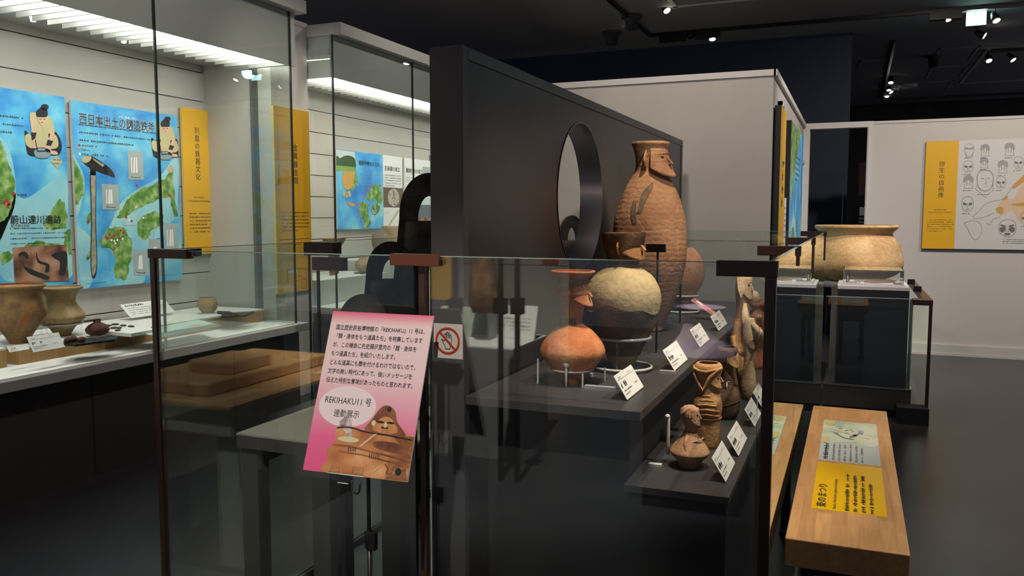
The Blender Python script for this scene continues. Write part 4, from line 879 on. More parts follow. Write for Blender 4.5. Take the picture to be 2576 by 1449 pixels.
MB().tube([(X+.008, OY-.095, UZ+.0), (X+.008, OY-.095, UZ+.075)], .004).ball((X+.008, OY-.095, UZ+.08), .011).build('peg', M['rod'], s)
# back pot on ring stand
t = pot('plain_round_pot', 'plain reddish round pot behind the tallest jar', 'pot', 1718, 5.1, [(622, 22), (628, 30), (640, 40), (655, 48), (675, 53), (695, 53), (715, 47), (735, 36), (752, 26), (762, 20)], CL['red'] if False else pottery('clay_dull_red', (.40, .22, .13), (.28, .15, .09), (.48, .28, .17), 8), seed=12)
X, Y, D = t['_s']; ring_stand('clear ring stand under the plain reddish round pot', X, 5.1, UZ, on(1718, 742, y=5.1).z, .095)
c = on(1660, 800, z=UZ+.02); t = thing('small_foot_pot', 'tiny brown pot on the upper shelf beneath the tallest jar', 'pot', (c.x+.01, c.y, UZ))
MB().lathe((c.x+.01, c.y, UZ), [(0, .002), (0, .035), (.012, .03), (.03, .022), (.05, .028), (.075, .024), (.077, .002)], wob=.02).build('body', CL['umber'], t)
# black prop post behind round jar
t = thing('support_post', 'thin black support post with wide pad behind the round jar', 'support', (*on(1650, 800, y=3.9).xy, UZ))
p0 = on(1655, 614, y=3.55); MB().box((p0.x-.004, 3.546, UZ), (p0.x+.004, 3.554, p0.z)).build('pole', M['blackmetal'], t); MB().box((p0.x-.05, 3.54, p0.z-.035), (p0.x+.035, 3.556, p0.z)).build('pad', M['blackmetal'], t)
# black peg beside tall jar
c = on(1728, 580, y=4.6); tag(MB().tube([(c.x-.03, 4.6, c.z), (c.x, 4.6, c.z)], .011).tube([(c.x-.03, 4.6, UZ), (c.x-.03, 4.6, c.z)], .006).build('support_peg', M['blackmetal']), 'small black support peg at the right side of the tallest jar', 'support')

# ------------------------------------------------------------------ lower shelf figures
FY = 2.80
t = pot('small_face_flask', 'small squat clay flask with a capped head in profile, nearest on the lower shelf', 'flask', 1735, FY, [(1086, 17), (1096, 19), (1104, 25), (1115, 33), (1130, 43), (1142, 49), (1149, 49), (1156, 44), (1168, 34), (1180, 27), (1190, 24)], pottery('clay_pink_brown', (.44, .25, .15), (.32, .17, .10), (.52, .31, .20), 14, .4), zbase=LZ, inner=False, seed=13)
pk = MATS['clay_pink_brown']; X, Y, D = t['_s']; s0 = D/F
MB().lathe((X, Y, 0), [(on(1732, py, y=FY).z, hw*s0) for py, hw in [(1096, 18), (1088, 14), (1078, 13), (1068, 15), (1060, 19), (1048, 22), (1036, 22), (1026, 18), (1019, 9), (1018, 1)]], n=30).build('head', pk, t)
zf = on(1732, 1045, y=FY).z; face(t, X, Y, zf, 20*s0, 50*s0, -.15, pk, jaw=1.25, ears=True, brow=False)
MB().tube([(X-.028, Y-.018, zf-.012), (X-.022, Y-.022, zf+.012), (X-.002, Y-.018, zf+.027), (X+.014, Y-.012, zf+.028)], .008, taper=[.6, 1, 1, .5]).tube([(X-.028, Y+.01, zf-.012), (X-.026, Y-.005, zf+.02), (X-.012, Y, zf+.03)], .008).build('cap', pk, t)
MB().tube([(X-.005, Y-.022, on(1735, 1092, y=FY).z), (X-.008, Y-.042, on(1735, 1108, y=FY).z), (X-.002, Y-.054, on(1735, 1126, y=FY).z), (X+.008, Y-.055, on(1735, 1138, y=FY).z)], .0065, taper=[.9, 1, 1, .5]).build('arm', pk, t)
MB().tube([(X+.012+.033*math.cos(a), Y-.0+.035*math.sin(a), on(1740, 1106, y=FY).z+.010*math.cos(a)) for a in [-2.2+.25*i for i in range(10)]], .0022).build('strap', mat('pale_band', (.55, .42, .34), .6), t)
# white stick in clear holder
c = on(1680, 1143, y=2.82)
t = thing('bone_rod', 'thin white carved rod standing in a clear holder', 'rod', (c.x, 2.82, LZ))
MB().tube([(c.x, 2.82, on(1680, y_, y=2.82).z) for y_ in (1143, 1120, 1090, 1060, 1047)], .0068, taper=[.9, 1, .95, .9, .8]).ball((c.x-.003, 2.82, on(1680, 1048, y=2.82).z), .009).build('rod', mat('bone_white', (.62, .58, .52), .6), t)
MB().box((c.x-.006, 2.815, LZ), (c.x+.006, 2.825, c.z)).box((c.x-.02, 2.80, LZ), (c.x+.02, 2.84, LZ+.004)).build('holder', M['acryl'], t)
c = on(1648, 1172, z=LZ); tag(MB().box((c.x-.022, c.y-.01, LZ), (c.x+.022, c.y+.012, LZ+.008)).build('clear_block', M['rod']), 'small clear block lying on the lower shelf left corner', 'block')
# barrel-shaped figure
BY = 3.08
t = pot('striped_face_jar', 'upright tan clay jar with collar, side face and ribbed chest', 'jar', 1780, BY, [(912, 28), (916, 32), (924, 35), (935, 33), (950, 29), (968, 27), (985, 27), (998, 31), (1012, 35), (1030, 36), (1045, 34), (1060, 33), (1100, 33), (1122, 32), (1130, 30)], CL['tan'], zbase=LZ, seed=14, wall=.008)
X, Y, D = t['_s']; s0 = D/F; Z = lambda py: on(1780, py, y=BY).z
face(t, X, Y, Z(952), 27*s0, 46*s0, -.1, CL['tan'], jaw=1.3)
mb = MB()   # draped collar: a triangular fold hanging at the left front
cp = lambda deg, py, r: (X+float(r)*s0*math.sin(math.radians(deg)), Y-float(r)*s0*math.cos(math.radians(deg)), Z(py))
mb.tube([cp(-80, 925, 36), cp(-55, 940, 37), cp(-30, 965, 33), cp(-12, 978, 31), cp(0, 962, 33), cp(15, 942, 35), cp(45, 925, 36), cp(75, 922, 36)], .006, taper=[.8, 1, 1, 1.1, 1, 1, 1, .8])
mb.tube([cp(-85, 922, 35), cp(-60, 926, 36), cp(-30, 929, 36), cp(0, 930, 36), cp(40, 924, 35)], .006); mb.build('collar', CL['tan'], t)
mb = MB()
for k, (py, w) in enumerate(((990, 18), (1000, 30), (1011, 44), (1023, 56), (1035, 60))):
    mb.tube([cp(a, py+abs(a-5)*.10, np.interp(py, [985, 998, 1012, 1030, 1045], [27, 31, 35, 36, 34])+.5) for a in np.linspace(5-w, 5+w, 9)], .0038, n=6)
mb.build('chest_ribs', CL['tan'], t)
MB().tube([(X+34.5*s0*math.cos(a), Y+34.5*s0*math.sin(a), Z(1048)) for a in [2*math.pi*i/30 for i in range(30)]], .0025, closed=True, n=6).build('belt', CL['tan'], t)
# dark boot-like figure
DY = 3.55
t = pot('dark_seated_figure', 'dark brown clay figure with heavy rounded base behind the ribbed jar', 'figure', 1828, DY, [(872, 22), (880, 26), (893, 22), (910, 16), (930, 14), (950, 14), (968, 17), (985, 26), (1000, 32), (1020, 33), (1038, 32), (1052, 28), (1060, 22)], CL['umber'], zbase=LZ, seed=15, wall=.008)
X, Y, D = t['_s']; s0 = D/F; face(t, X+.005, Y, on(1828, 905, y=DY).z, 18*s0, 38*s0, -.2, CL['tan'], jaw=1.4)
MB().tube([(X+36*s0*math.cos(a)*.93, Y+36*s0*math.sin(a)*.93, on(1828, 1015, y=DY).z+.02*math.cos(a)) for a in [2*math.pi*i/24 for i in range(24)]], .003, closed=True).build('incised_ring', CL['dark'], t)
c = on(1832, 956, y=DY); tag(MB().tube([(c.x-.02, DY-.04, c.z-.0), (c.x+.02, DY-.04, c.z)], .002).tube([(c.x, DY-.04, LZ), (c.x, DY-.04, c.z)], .002).build('wire_support', M['steel']), 'thin steel wire support in front of the dark seated figure', 'support')
# tan bottle figure
TY = 3.95
t = pot('bottle_figure', 'tan bottle-shaped clay figure with a dark cavity face', 'figure', 1884, TY, [(800, 10), (812, 14), (830, 16), (850, 17), (872, 14), (890, 12), (905, 12), (920, 15), (940, 18), (960, 20), (978, 18), (990, 13)], CL['pale'], zbase=LZ, seed=16, inner=False)
X, Y, D = t['_s']; s0 = D/F; face(t, X, Y, on(1884, 858, y=TY).z, 15*s0, 46*s0, -.5, CL['umber'], jaw=1.3)
MB().tube([(X-14*s0, Y, on(1, 840, y=TY).z), (X-38*s0, Y-.01, on(1884, 845, y=TY).z), (X-34*s0, Y-.01, on(1884, 880, y=TY).z), (X-12*s0, Y, on(1884, 895, y=TY).z)], .016, taper=[.8, 1.1, 1, .6]).build('arm', CL['tan'], t)
MB().tube([(X+8*s0, Y-.02, on(1884, 812, y=TY).z), (X+26*s0, Y-.03, on(1884, 832, y=TY).z), (X+36*s0, Y-.02, on(1884, 850, y=TY).z)], .014, taper=[.8, 1.2, 1.1]).build('arm', CL['pale'], t)
# tallest figure at the back of the lower shelf
KY = 4.27
t = pot('tall_face_figure', 'tallest tan clay figure on the lower shelf, head level with the clamp', 'figure', 1868, KY, [(690, 16), (694, 18), (710, 20), (730, 20), (748, 17), (765, 16), (785, 19), (805, 23), (825, 27), (850, 29), (880, 29), (905, 27), (925, 24)], CL['tan'], zbase=LZ, seed=17, inner=False)
X, Y, D = t['_s']; s0 = D/F; zf = on(1868, 722, y=KY).z; face(t, X, Y, zf, 20*s0, 62*s0, -.45, CL['pale'], jaw=1.25)
MB().prism([(X-.03, Y-.035, zf+.05), (X-.022, Y-.055, zf-.01), (X-.005, Y-.058, zf-.05), (X+.01, Y-.05, zf-.01), (X+.004, Y-.035, zf+.055)], (.004, -.012, 0)).build('ear_flap', CL['pale'], t)
MB().tube([(X+.012, Y-.03, on(1868, 762, y=KY).z), (X+.02, Y-.06, on(1868, 800, y=KY).z), (X+.03, Y-.07, on(1868, 830, y=KY).z)], .02, taper=[.5, 1, 1.1]).build('arm', CL['pale'], t)
# reddish bird-like figure at the far right
PY = 4.8
t = pot('reddish_figure', 'reddish clay figure with open rim at the far right of the lower shelf', 'figure', 1907, PY, [(762, 17), (768, 18), (778, 13), (790, 17), (810, 19), (840, 16), (870, 12), (890, 18), (905, 22), (915, 20)], pottery('clay_rust', (.34, .14, .08), (.20, .08, .05), (.42, .2, .11), 12), zbase=LZ, seed=18, inner=False)
X, Y, D = t['_s']; s0 = D/F
MB().ball((X-.03, Y, on(1890, 752, y=PY).z), (.035, .03, .05)).prism([(X-.02, Y-.012, on(1890, 755, y=PY).z), (X+.03, Y-.004, on(1890, 747, y=PY).z), (X-.015, Y-.004, on(1890, 768, y=PY).z)], (0, .016, 0)).build('bird_head', CL['pale'], t)
for py in (795, 827): MB().ball((X+.01, Y-.052, on(1905, py, y=PY).z), .017).build('knob', CL['pale'], t)

# ------------------------------------------------------------------ caption cards on the shelves
def cap_px(a, b, z, label, h=.066, tilt=58, **k):
    A = on(*a, z=z); B = on(*b, z=z); caption((A.x, A.y, z), label, max(.04, B.y-A.y), h, tilt, big=True, **k)
cap_px((1578, 1009), (1618, 975), UZ, 'white caption card nearest on the upper shelf, right of the orange jar', .088)
cap_px((1697, 935), (1725, 906), UZ, 'white caption card on the upper shelf, second from the front', .09)
cap_px((1761, 876), (1780, 855), UZ, 'white caption card on the upper shelf in front of the pale flared base', .092)
cap_px((1808, 834), (1824, 815), UZ, 'white caption card on the upper shelf just under the red booklet', .085)
cap_px((1835, 870), (1846, 850), UZ, 'white caption card on the upper shelf half hidden by the tall figure', .075) if False else None
cap_px((1826, 1216), (1848, 1167), LZ, 'white caption card nearest on the lower shelf', .088)
cap_px((1858, 1150), (1879, 1105), LZ, 'white caption card on the lower shelf beside the ribbed jar', .078)
cap_px((1899, 1076), (1913, 1042), LZ, 'white caption card on the lower shelf, third from the front', .08)
cap_px((1918, 1029), (1927, 1002), LZ, 'white caption card on the lower shelf, farthest beside the glass post', .08)
A = on(1817, 808, z=UZ)
b = Board((A.x, A.y, UZ+.003), (0, 1, 0), (-.84, 0, .54), .11, .21, .006, [M['pink'], M['card'], M['inkw'], M['orange']])
b.ell(.055, .165, .03, .024, 2, 1).ell(.055, .06, .03, .05, 3, 1).scrib(.015, .10, .095, .13, 1, 3, l=2, fill=.7)
tag(b.build('booklet'), 'small red booklet leaning on the upper shelf above the caption cards', 'booklet')
# flat clear blocks with pale bars beside the orange jar
for q, w, l in (((1418, 945), .1, 'pale translucent bar lying near the orange jar stand, farther one'), ((1470, 980), .11, 'pale translucent bar lying near the orange jar stand, nearer one'), ((1640, 940), .06, 'pale translucent bar on the upper shelf between two cards')):
    c = on(q[0]+40, q[1], z=UZ); tag(MB().box((c.x-w/2, c.y-.012, UZ), (c.x+w/2, c.y+.012, UZ+.012)).build('clear_bar', mat('frosted_bar', (.34, .33, .38), .3)), l, 'bar')

# ------------------------------------------------------------------ pink notice on its stand, prohibition sign
TL, TR, BR, BL = Vector((-1.348, 1.948, 1.281)), Vector((-1.042, 1.969, 1.279)), Vector((-1.036, 1.810, .868)), Vector((-1.344, 1.789, .870))
t = thing('notice_stand', 'pink and white notice on a thin black pole stand', 'sign', (-1.16, 1.86, 0))
grad = bpy.data.materials.new('pink_gradient_print'); grad.use_nodes = True; nt = grad.node_tree; bs = nt.nodes['Principled BSDF']; bs.inputs['Roughness'].default_value = .4
tc = nt.nodes.new('ShaderNodeTexCoord'); sp = nt.nodes.new('ShaderNodeSeparateXYZ'); cr = nt.nodes.new('ShaderNodeValToRGB')
nt.links.new(tc.outputs['Generated'], sp.inputs[0]); nt.links.new(sp.outputs['Z'], cr.inputs[0]); nt.links.new(cr.outputs[0], bs.inputs['Base Color'])
e = cr.color_ramp.elements; e[0].position = .0; e[0].color = (.66, .09, .24, 1); e[1].position = .22; e[1].color = (.66, .12, .27, 1)
for p_, c_ in ((.60, (.66, .50, .53, 1)), (.92, (.66, .52, .54, 1)), (1.0, (.62, .10, .20, 1))): x = e.new(p_); x.color = c_
w_, h_ = .289, .413; kk = (BR-BL).length/w_
b = Board(BL, BR-BL, TL-BL, w_*kk, h_*kk, .005, [grad, M['card'], M['ink'], M['inkw'], M['clayphoto'], M['clayphoto2'], M['hair'], M['tan'], mat('bubble_white', (.68, .60, .62), .4)])
b.k = kk
for i, l in enumerate(('国立歴史民俗博物館の『REKIHAKU』11 号は、', '「顔・身体をもつ道具たち」を特集しています', 'が、この機会に先史展示室内の「顔・身体を', 'もつ道具たち」を紹介いたします。', 'どんな道具にも顔を付けるわけではないので、', '文字の無い時代にあって、強いメッセージを', '伝えた特別な意味があったものと思われます。')):
    b.text(l, .018, h_-.048-.0232*i, .0150, 2, sx=.80 if i else .83, l=2, bold=.004)
b.ell(.092, h_-.246, .081, .052, 8, 1, n=40).poly(smooth([(.078, h_-.285), (.092, h_-.303), (.122, h_-.325), (.116, h_-.305), (.112, h_-.285), (.1, h_-.27)], 3), 8, 1)
b.text('REKIHAKU11 号', .092, h_-.240, .0225, 2, 'CENTER', 2, sx=.84).text('連動展示', .094, h_-.272, .021, 2, 'CENTER', 2, sx=.88)
X0 = .062
b.poly(smooth([(X0+.01, .118), (X0+.06, .118), (X0+.09, .112), (X0+.16, .112), (w_-.001, .108), (w_-.001, .06), (w_-.001, .0), (X0, .0), (X0+.001, .03), (X0-.005, .055), (X0+.012, .075)], 3)[:-2], 4, 1)
b.poly([(w_-.0005, .108), (w_-.0005, .001), (w_-.06, .001), (w_-.06, .108)], 4, 1)
b.poly(smooth([(X0+.09, .112), (X0+.105, .14), (X0+.125, .172), (X0+.145, .178), (X0+.165, .165), (X0+.175, .14), (X0+.195, .12), (X0+.20, .108), (X0+.14, .104)], 4), 5, 2)
b.poly(smooth([(X0+.11, .118), (X0+.13, .146), (X0+.15, .150), (X0+.165, .14), (X0+.18, .116), (X0+.15, .108)], 4), 4, 3)
for ex in (.13, .158): b.ell(X0+ex, .136, .011, .0028, 6, 4)
b.ell(X0+.144, .123, .010, .003, 6, 4).ell(X0+.148, .169, .006, .006, 6, 4).ell(X0+.112, .132, .006, .007, 7, 4).ell(X0+.145, .128, .004, .009, 7, 4)
b.line([(X0+.01, .070), (X0+.06, .070), (X0+.12, .062), (w_-.002, .050)], .004, 5, 3).line([(X0+.03, .055), (X0+.1, .052), (w_-.002, .036)], .003, 5, 3)
for k in range(5): b.line([(X0+.055+.005*k, .068), (X0+.056+.005*k, .058)], .0016, 6, 4); b.line([(X0+.115+.006*k, .058), (X0+.116+.006*k, .046)], .0016, 6, 4)
b.ell(w_-.028, .022, .008, .009, 6, 4).line([(w_-.065, .036), (w_-.055, .026), (w_-.06, .014), (w_-.045, .016), (w_-.042, .034)], .003, 5, 4).line([(w_-.095, .012), (w_-.075, .034)], .002, 7, 4)
b.line([(X0+.085, .072), (X0+.105, .09), (X0+.125, .108)], .004, 7, 3).ell(X0+.05, .086, .030, .007, 7, 2).line(smooth([(X0+.012, .112), (X0+.05, .116), (X0+.09, .109), (X0+.15, .106), (w_-.004, .100)], 4, False), .003, 6, 3).ell(w_-.06, .078, .05, .012, 5, 2, rot=-.08)
b.build('notice_board', t)
mid = BL.lerp(BR, .42); n_ = (BR-BL).cross(TL-BL).normalized(); uu = (BR-BL).normalized(); vv = (TL-BL).normalized()
cb = MB()
for a0, a1, b0, b1 in ((-.05, .06, -.006, .006), (-.045, -.02, .004, .02), (.02, .05, .004, .024), (-.014, .018, -.022, -.004), (-.006, .008, -.034, -.02)):
    P = [mid+uu*a0+vv*b0, mid+uu*a1+vv*b0, mid+uu*a1+vv*b1, mid+uu*a0+vv*b1]; cb.prism([p+n_*.010 for p in P], n_*-.018)
cb.build('clear_clip', M['acryl'], t); cl = MB().tube([mid+uu*-.048+n_*.011, mid+uu*.058+n_*.011], .0016).tube([mid+uu*-.014-vv*.022+n_*.011, mid+uu*.018-vv*.022+n_*.011], .0014).build('clip_edge', M['rod'], t)
c = on(927, 1240, y=1.86); px_, py_ = c.x, 1.86
hk = [on(q[0], q[1], y=1.80) for q in ((886, 1205), (883, 1236), (899, 1242), (904, 1236), (906, 1210))]
MB().tube(hk, .0026).build('hook', M['blackmetal'], t)
MB().tube([(px_, py_, .55), (px_, py_, .95)], .0055).build('upper_pole', M['blackmetal'], t)
MB().tube([(px_, py_, .02), (px_, py_, .7)], .0075).build('pole', M['blackmetal'], t)
zc = on(935, 1352, y=1.86).z; MB().tube([(px_, py_, zc-.03), (px_, py_, zc+.018)], .0125, n=12).box((px_+.005, py_-.012, zc-.032), (px_+.024, py_+.006, zc+.018)).build('height_collar', M['blackmetal'], t, bevel=.002)
MB().lathe((px_, py_, 0), [(0, .002), (0, .12), (.008, .12), (.02, .02), (.022, .002)]).build('base', M['blackmetal'], t)
c = on(1091, 899, y=GY-.004); d = on(1163, 817, y=GY-.004)
b = Board((c.x, GY-.003, c.z), (1, 0, 0), (0, 0, 1), d.x-c.x, d.z-c.z, .002, [mat('sign_cream', (.50, .47, .41), .3), M['card'], mat('sign_red', (.34, .035, .03), .4), M['ink']])
W_ = d.x-c.x; H_ = d.z-c.z; cx, cy = W_*.49, H_*.51; R_ = W_*.42
rg = [(cx+R_*math.cos(a), cy+R_*math.sin(a)) for a in [2*math.pi*i/40 for i in range(41)]]
b.line([(x*.93+cx*.07, y*.93+cy*.07) for x, y in rg], R_*.16, 2, 3).line([(cx-R_*.62, cy+R_*.62), (cx+R_*.62, cy-R_*.62)], R_*.15, 2, 4)
hand = [(-.42, .05), (-.26, -.02), (-.22, .12), (-.24, .52), (-.14, .54), (-.10, .2), (-.09, .64), (.02, .65), (.04, .2), (.07, .60), (.17, .58), (.17, .18), (.21, .46), (.30, .42), (.31, -.1), (.22, -.42), (.18, -.60), (-.16, -.60), (-.22, -.42), (-.38, -.12), (-.52, .12), (-.42, .05)]
b.line([(cx+x*R_, cy+y*R_) for x, y in hand], R_*.05, 3, 2)
tag(b.build('prohibition_sign'), 'small square sign with a crossed-out hand on the front glass', 'sign')
# ------------------------------------------------------------------ information bench with inset panels
t = thing('info_bench', 'long oak information bench with yellow and picture panels let in', 'bench', (.012, 3.42, 0))
BZ = .60
MB().box((-.157, 2.50, BZ-.085), (.178, 4.35, BZ)).build('bench_top', M['woodtop'], t, bevel=.003)
def inset(name, xa, xb, ya, yb, mats):
    # u runs away from the camera, v to the left
    return Board((xb, ya, BZ+.0012), (0, 1, 0), (-1, 0, 0), yb-ya, xb-xa, .004, mats)
A, B = on(2023, 1276, z=BZ), on(2244, 1303, z=BZ); C_, D_ = on(2041, 1160, z=BZ), on(2228, 1181, z=BZ)
b = inset('y', -.098, .128, A.y, C_.y, [M['yellow2'], M['ypale'], M['ink']])
b.text('東のまつり', .02, b.h-.042, .034, 2, l=2, sx=1.5, bold=.015).text('Rituals of the Eastern Japanese Archipelago', .015, b.h-.075, .016, 2, l=2, sx=1.18)
for i, wd in enumerate((.42, .42, .42, .33)): b.scrib(.012, b.h-.118-.025*i, wd, b.h-.098-.025*i, 1, 2, l=2, fill=.75, seed=20+i, last=1.0)
b.build('yellow_panel', t)
A, C_ = on(2043, 1155, z=BZ), on(2057, 1055, z=BZ)
b = inset('w', -.098, .126, A.y, C_.y, [M['bluegrey'], M['ypale'], M['ink'], M['sage'], M['inkg'], M['tan'], M['stone'], mat('ochre_print', (.5, .42, .15), .5)])
L_ = b.w
b.poly(smooth([(L_*.42, .005), (L_*.40, .06), (L_*.44, .14), (L_*.42, b.h-.003), (L_*.7, b.h-.003), (L_-.003, b.h-.003), (L_-.003, .1), (L_-.003, .003), (L_*.7, .003)], 3), 3, 1)
b.ell(L_*.46, b.h-.02, .05, .012, 7, 2).ell(L_*.9, b.h-.03, .04, .02, 7, 2).ell(L_*.5, .06, .05, .035, 3, 2)
b.line(smooth([(L_*.78, b.h-.03), (L_*.70, b.h-.09), (L_*.62, b.h-.14), (L_*.58, b.h-.19)], 5, False), .016, 5, 3).line(smooth([(L_*.66, b.h-.05), (L_*.55, b.h-.09), (L_*.53, b.h-.13)], 5, False), .008, 4, 4)
for k in range(12):
    rd = random.Random(k); x, y = L_*(.60+.28*rd.random()), b.h*(.25+.6*rd.random()); b.line([(x, y), (x+.02*rd.random(), y-.012)], .005, 4 if k % 2 else 6, 5)
b.ell(L_*.74, b.h*.30, .03, .012, 6, 4).ell(L_*.62, b.h*.42, .045, .010, 4, 3, rot=-.4)
b.scrib(.02, b.h-.036, L_*.36, b.h-.014, 1, 2, l=3, fill=.9, seed=29, last=1.0)
for i in range(6): b.scrib(.015, b.h-.062-.021*i, L_*.38-(.03 if i == 5 else 0), b.h-.046-.021*i, 1, 4, fill=.7, seed=30+i, last=1.0)
b.build('picture_panel', t)
for x, y in ((-.10, 2.72), (.12, 2.72), (-.10, 4.12), (.12, 4.12)):
    MB().box((x-.02, y-.02, .035), (x+.02, y+.02, BZ-.085)).tube([(x, y, 0), (x, y, .035)], .028, n=14).build('leg', M['blackmetal'], t)
MB().box((-.08, 2.74, .40), (.10, 4.1, .44)).build('stretcher', M['blackmetal'], t)

# ------------------------------------------------------------------ low glazed case on the right with tray plinth
t = thing('low_display_case', 'low black case with glass sides beyond the benches', 'display case', (.15, 7.6, 0))
MB().box((-.18, 6.90, 0), (.42, 7.6, .06)).build('toe_base', M['black'], t)
MB().box((-.18, 6.88, .06), (.445, 7.62, .225)).build('base_box', mat('case_base_grey', (.05, .047, .046), .45), t)
MB().box((-.18, 6.872, .222), (.445, 6.882, .231)).box((.44, 6.88, .222), (.448, 7.62, .231)).build('metal_edge', M['steel'], t)
MB().box((-.18, 6.885, .23), (.43, 6.893, .918)).build('glass_pane', M['glass'], t); MB().box((-.18, 6.882, .918), (.43, 6.896, .922)).build('glass_edge', M['rod'], t)
MB().box((.43, 6.89, .23), (.436, 7.62, .9)).build('glass_pane', M['glass'], t); MB().box((.43, 6.884, .23), (.436, 6.89, .91)).build('glass_edge', M['gedge'], t)
MB().box((.535, 6.80, .10), (.543, 8.8, .9)).build('glass_pane', M['glass'], t)
MB().box((.425, 6.78, .885), (.56, 6.92, .925)).box((.50, 6.92, .885), (.56, 8.8, .925)).build('top_rail', M['brown'], t, bevel=.003)
MB().box((.535, 6.78, .12), (.558, 6.80, .89)).build('corner_post', M['brown'], t)
MB().box((.345, 6.70, 0), (.56, 6.86, .125)).build('foot_block', M['black'], t, bevel=.002)
for y in (7.5, 8.3): MB().box((.47, y, .925), (.53, y+.03, .97)).build('rail_clip', M['blackmetal'], t)
t = thing('plinth', 'tall black plinth with white top carrying the clear box', 'plinth', (.15, 7.2, .23))
MB().box((-.10, 6.95, .23), (.41, 7.55, .975)).build('body', mat('plinth_blue_black', (.014, .016, .024), .4), t)
MB().box((-.10, 6.95, .975), (.41, 7.55, 1.0)).build('top', mat('lilac_white', (.66, .64, .70), .5), t)
MB().box((-.07, 6.98, 1.0), (.38, 7.5, 1.012)).build('tray', MATS['lilac_white'], t)
def clearbox(label, x0, x1, y0, y1, z0, z1):
    t = thing('clear_cover', label, 'cover', ((x0+x1)/2, (y0+y1)/2, z0)); w = .004
    MB().box((x0, y0, z0), (x1, y0+w, z1)).box((x0, y1-w, z0), (x1, y1, z1)).box((x0, y0, z0), (x0+w, y1, z1)).box((x1-w, y0, z0), (x1, y1, z1)).box((x0, y0, z1-w), (x1, y1, z1)).build('cover', M['acryl'], t)
    MB().box((x0, y0-.001, z1-.002), (x1, y0, z1)).box((x0-.001, y0-.001, z0), (x0+.002, y0, z1)).box((x1-.002, y0-.001, z0), (x1+.001, y0, z1)).build('edge', M['rod'], t); return t
clearbox('clear box cover on the white-topped black plinth', -.06, .37, 7.0, 7.48, 1.012, 1.125)
gold = mat('polished_bronze', (.75, .60, .36), .2, 1)
XY = lambda px, py: on(px, py, z=1.03)
def relic(label, mb, m_, group='polished metal relics under the clear cover'): tag(mb.build('metal_relic', m_), label, 'relic', group)
relic('long polished bronze blade under the clear cover', MB().prism([(.09, 7.12, 1.016), (.20, 7.17, 1.016), (.32, 7.28, 1.016), (.335, 7.33, 1.016), (.29, 7.31, 1.016), (.18, 7.22, 1.016)], (0, 0, .012)), gold)
relic('second metal blade lying behind the polished one', MB().prism([(.02, 7.28, 1.016), (.20, 7.33, 1.016), (.30, 7.38, 1.016), (.20, 7.37, 1.016), (.02, 7.31, 1.016)], (0, 0, .014)), M['steel'])
for x, wh in ((-.02, 'left'), (.015, 'middle'), (.045, 'right')):
    relic(f'{wh} one of three small polished rings under the clear cover', MB().tube([(x+.014*math.cos(a), 7.08+.014*math.sin(a), 1.02) for a in [2*math.pi*i/16 for i in range(16)]], .004, closed=True), gold)
relic('pale grey fragment on the right of the tray', MB().box((.30, 7.06, 1.013), (.36, 7.12, 1.022)), M['steel'])
relic('small metal bell on a peg under the clear cover', MB().lathe((-.03, 7.2, 1.013), [(0, .014), (.02, .012), (.03, .006), (.05, .003), (.052, .001)]), M['steel'])
c = on(2070, 705, y=7.8); 
t = thing('paper_stand', 'pale folded paper leaflet behind the tray plinth', 'leaflet', (-.17, 7.75, 1.0)) if False else None
# big jar
c = on(2151, 712, y=8.2)
tag(MB().lathe((c.x, 8.2, 0), [(.0, .001), (.0, .20), (c.z-.03, .20), (c.z-.03, .30), (c.z+.02, .34), (c.z+.03, .33), (c.z, .2), (c.z, .001)], n=40).build('round_pedestal', M['whitewall']), 'pale pedestal with dished top under the huge tan jar', 'pedestal')
pot('big_jar', 'huge pale tan burial jar with wide lip on the right', 'jar', 2151, 8.2, [(566, 96), (570, 98), (575, 96), (582, 88), (590, 85), (600, 92), (618, 103), (640, 109), (660, 112), (678, 108), (692, 92), (704, 62), (712, 40)], CL['big'], zbase=c.z+.004, wall=.03, seed=31, n=80, wob=.004)
# ------------------------------------------------------------------ panels on the grey block and the far pale wall
b = Board((-.515, 6.40, .95), (0, 1, 0), (0, 0, 1), .50, 1.40, .045, [M['yellow'], M['black'], M['ink']])
b.scrib(.22, .55, .30, 1.05, 5, 2, fill=.8, seed=40, last=1).scrib(.08, .2, .42, .4, 6, 2, fill=.5, seed=41)
tag(b.build('yellow_banner'), 'yellow banner seen edge-on at the corner of the grey block', 'banner')
b = Board((-.50, 7.25, .95), (0, 1, 0), (0, 0, 1), 1.75, 1.38, .06, [M['sea'], M['black'], M['land'], M['sea2'], M['ink'], M['orange']])
b.poly(smooth([(0, 1.38), (.1, .9), (.3, .7), (.5, .95), (.9, 1.2), (1.1, 1.38)], 3), 2, 1).poly(smooth([(.1, .3), (.5, .6), (.9, .5), (1.2, .2), (.6, .0), (.1, .0)], 3), 3, 1).poly(smooth([(.2, .3), (.5, .5), (.7, .4), (.5, .15)], 3), 2, 2)
b.scrib(.6, .9, 1.2, 1.15, 5, 4, fill=.4, seed=42)
tag(b.build('map_poster'), 'blue and green map poster seen steeply on the side of the grey block', 'poster', None)
b = Board((-.52, 6.98, .95), (0, 1, 0), (0, 0, 1), .22, .74, .04, [M['card'], M['black'], M['inkg'], M['stones']])
b.scrib(.03, .35, .19, .68, 7, 2, fill=.5, seed=43).rect(.0, .0, .22, .22, 3)
tag(b.build('info_poster'), 'small white panel between the edge-on banner and map on the grey block', 'poster')
PZ0, PZ1 = 1.183, 2.355
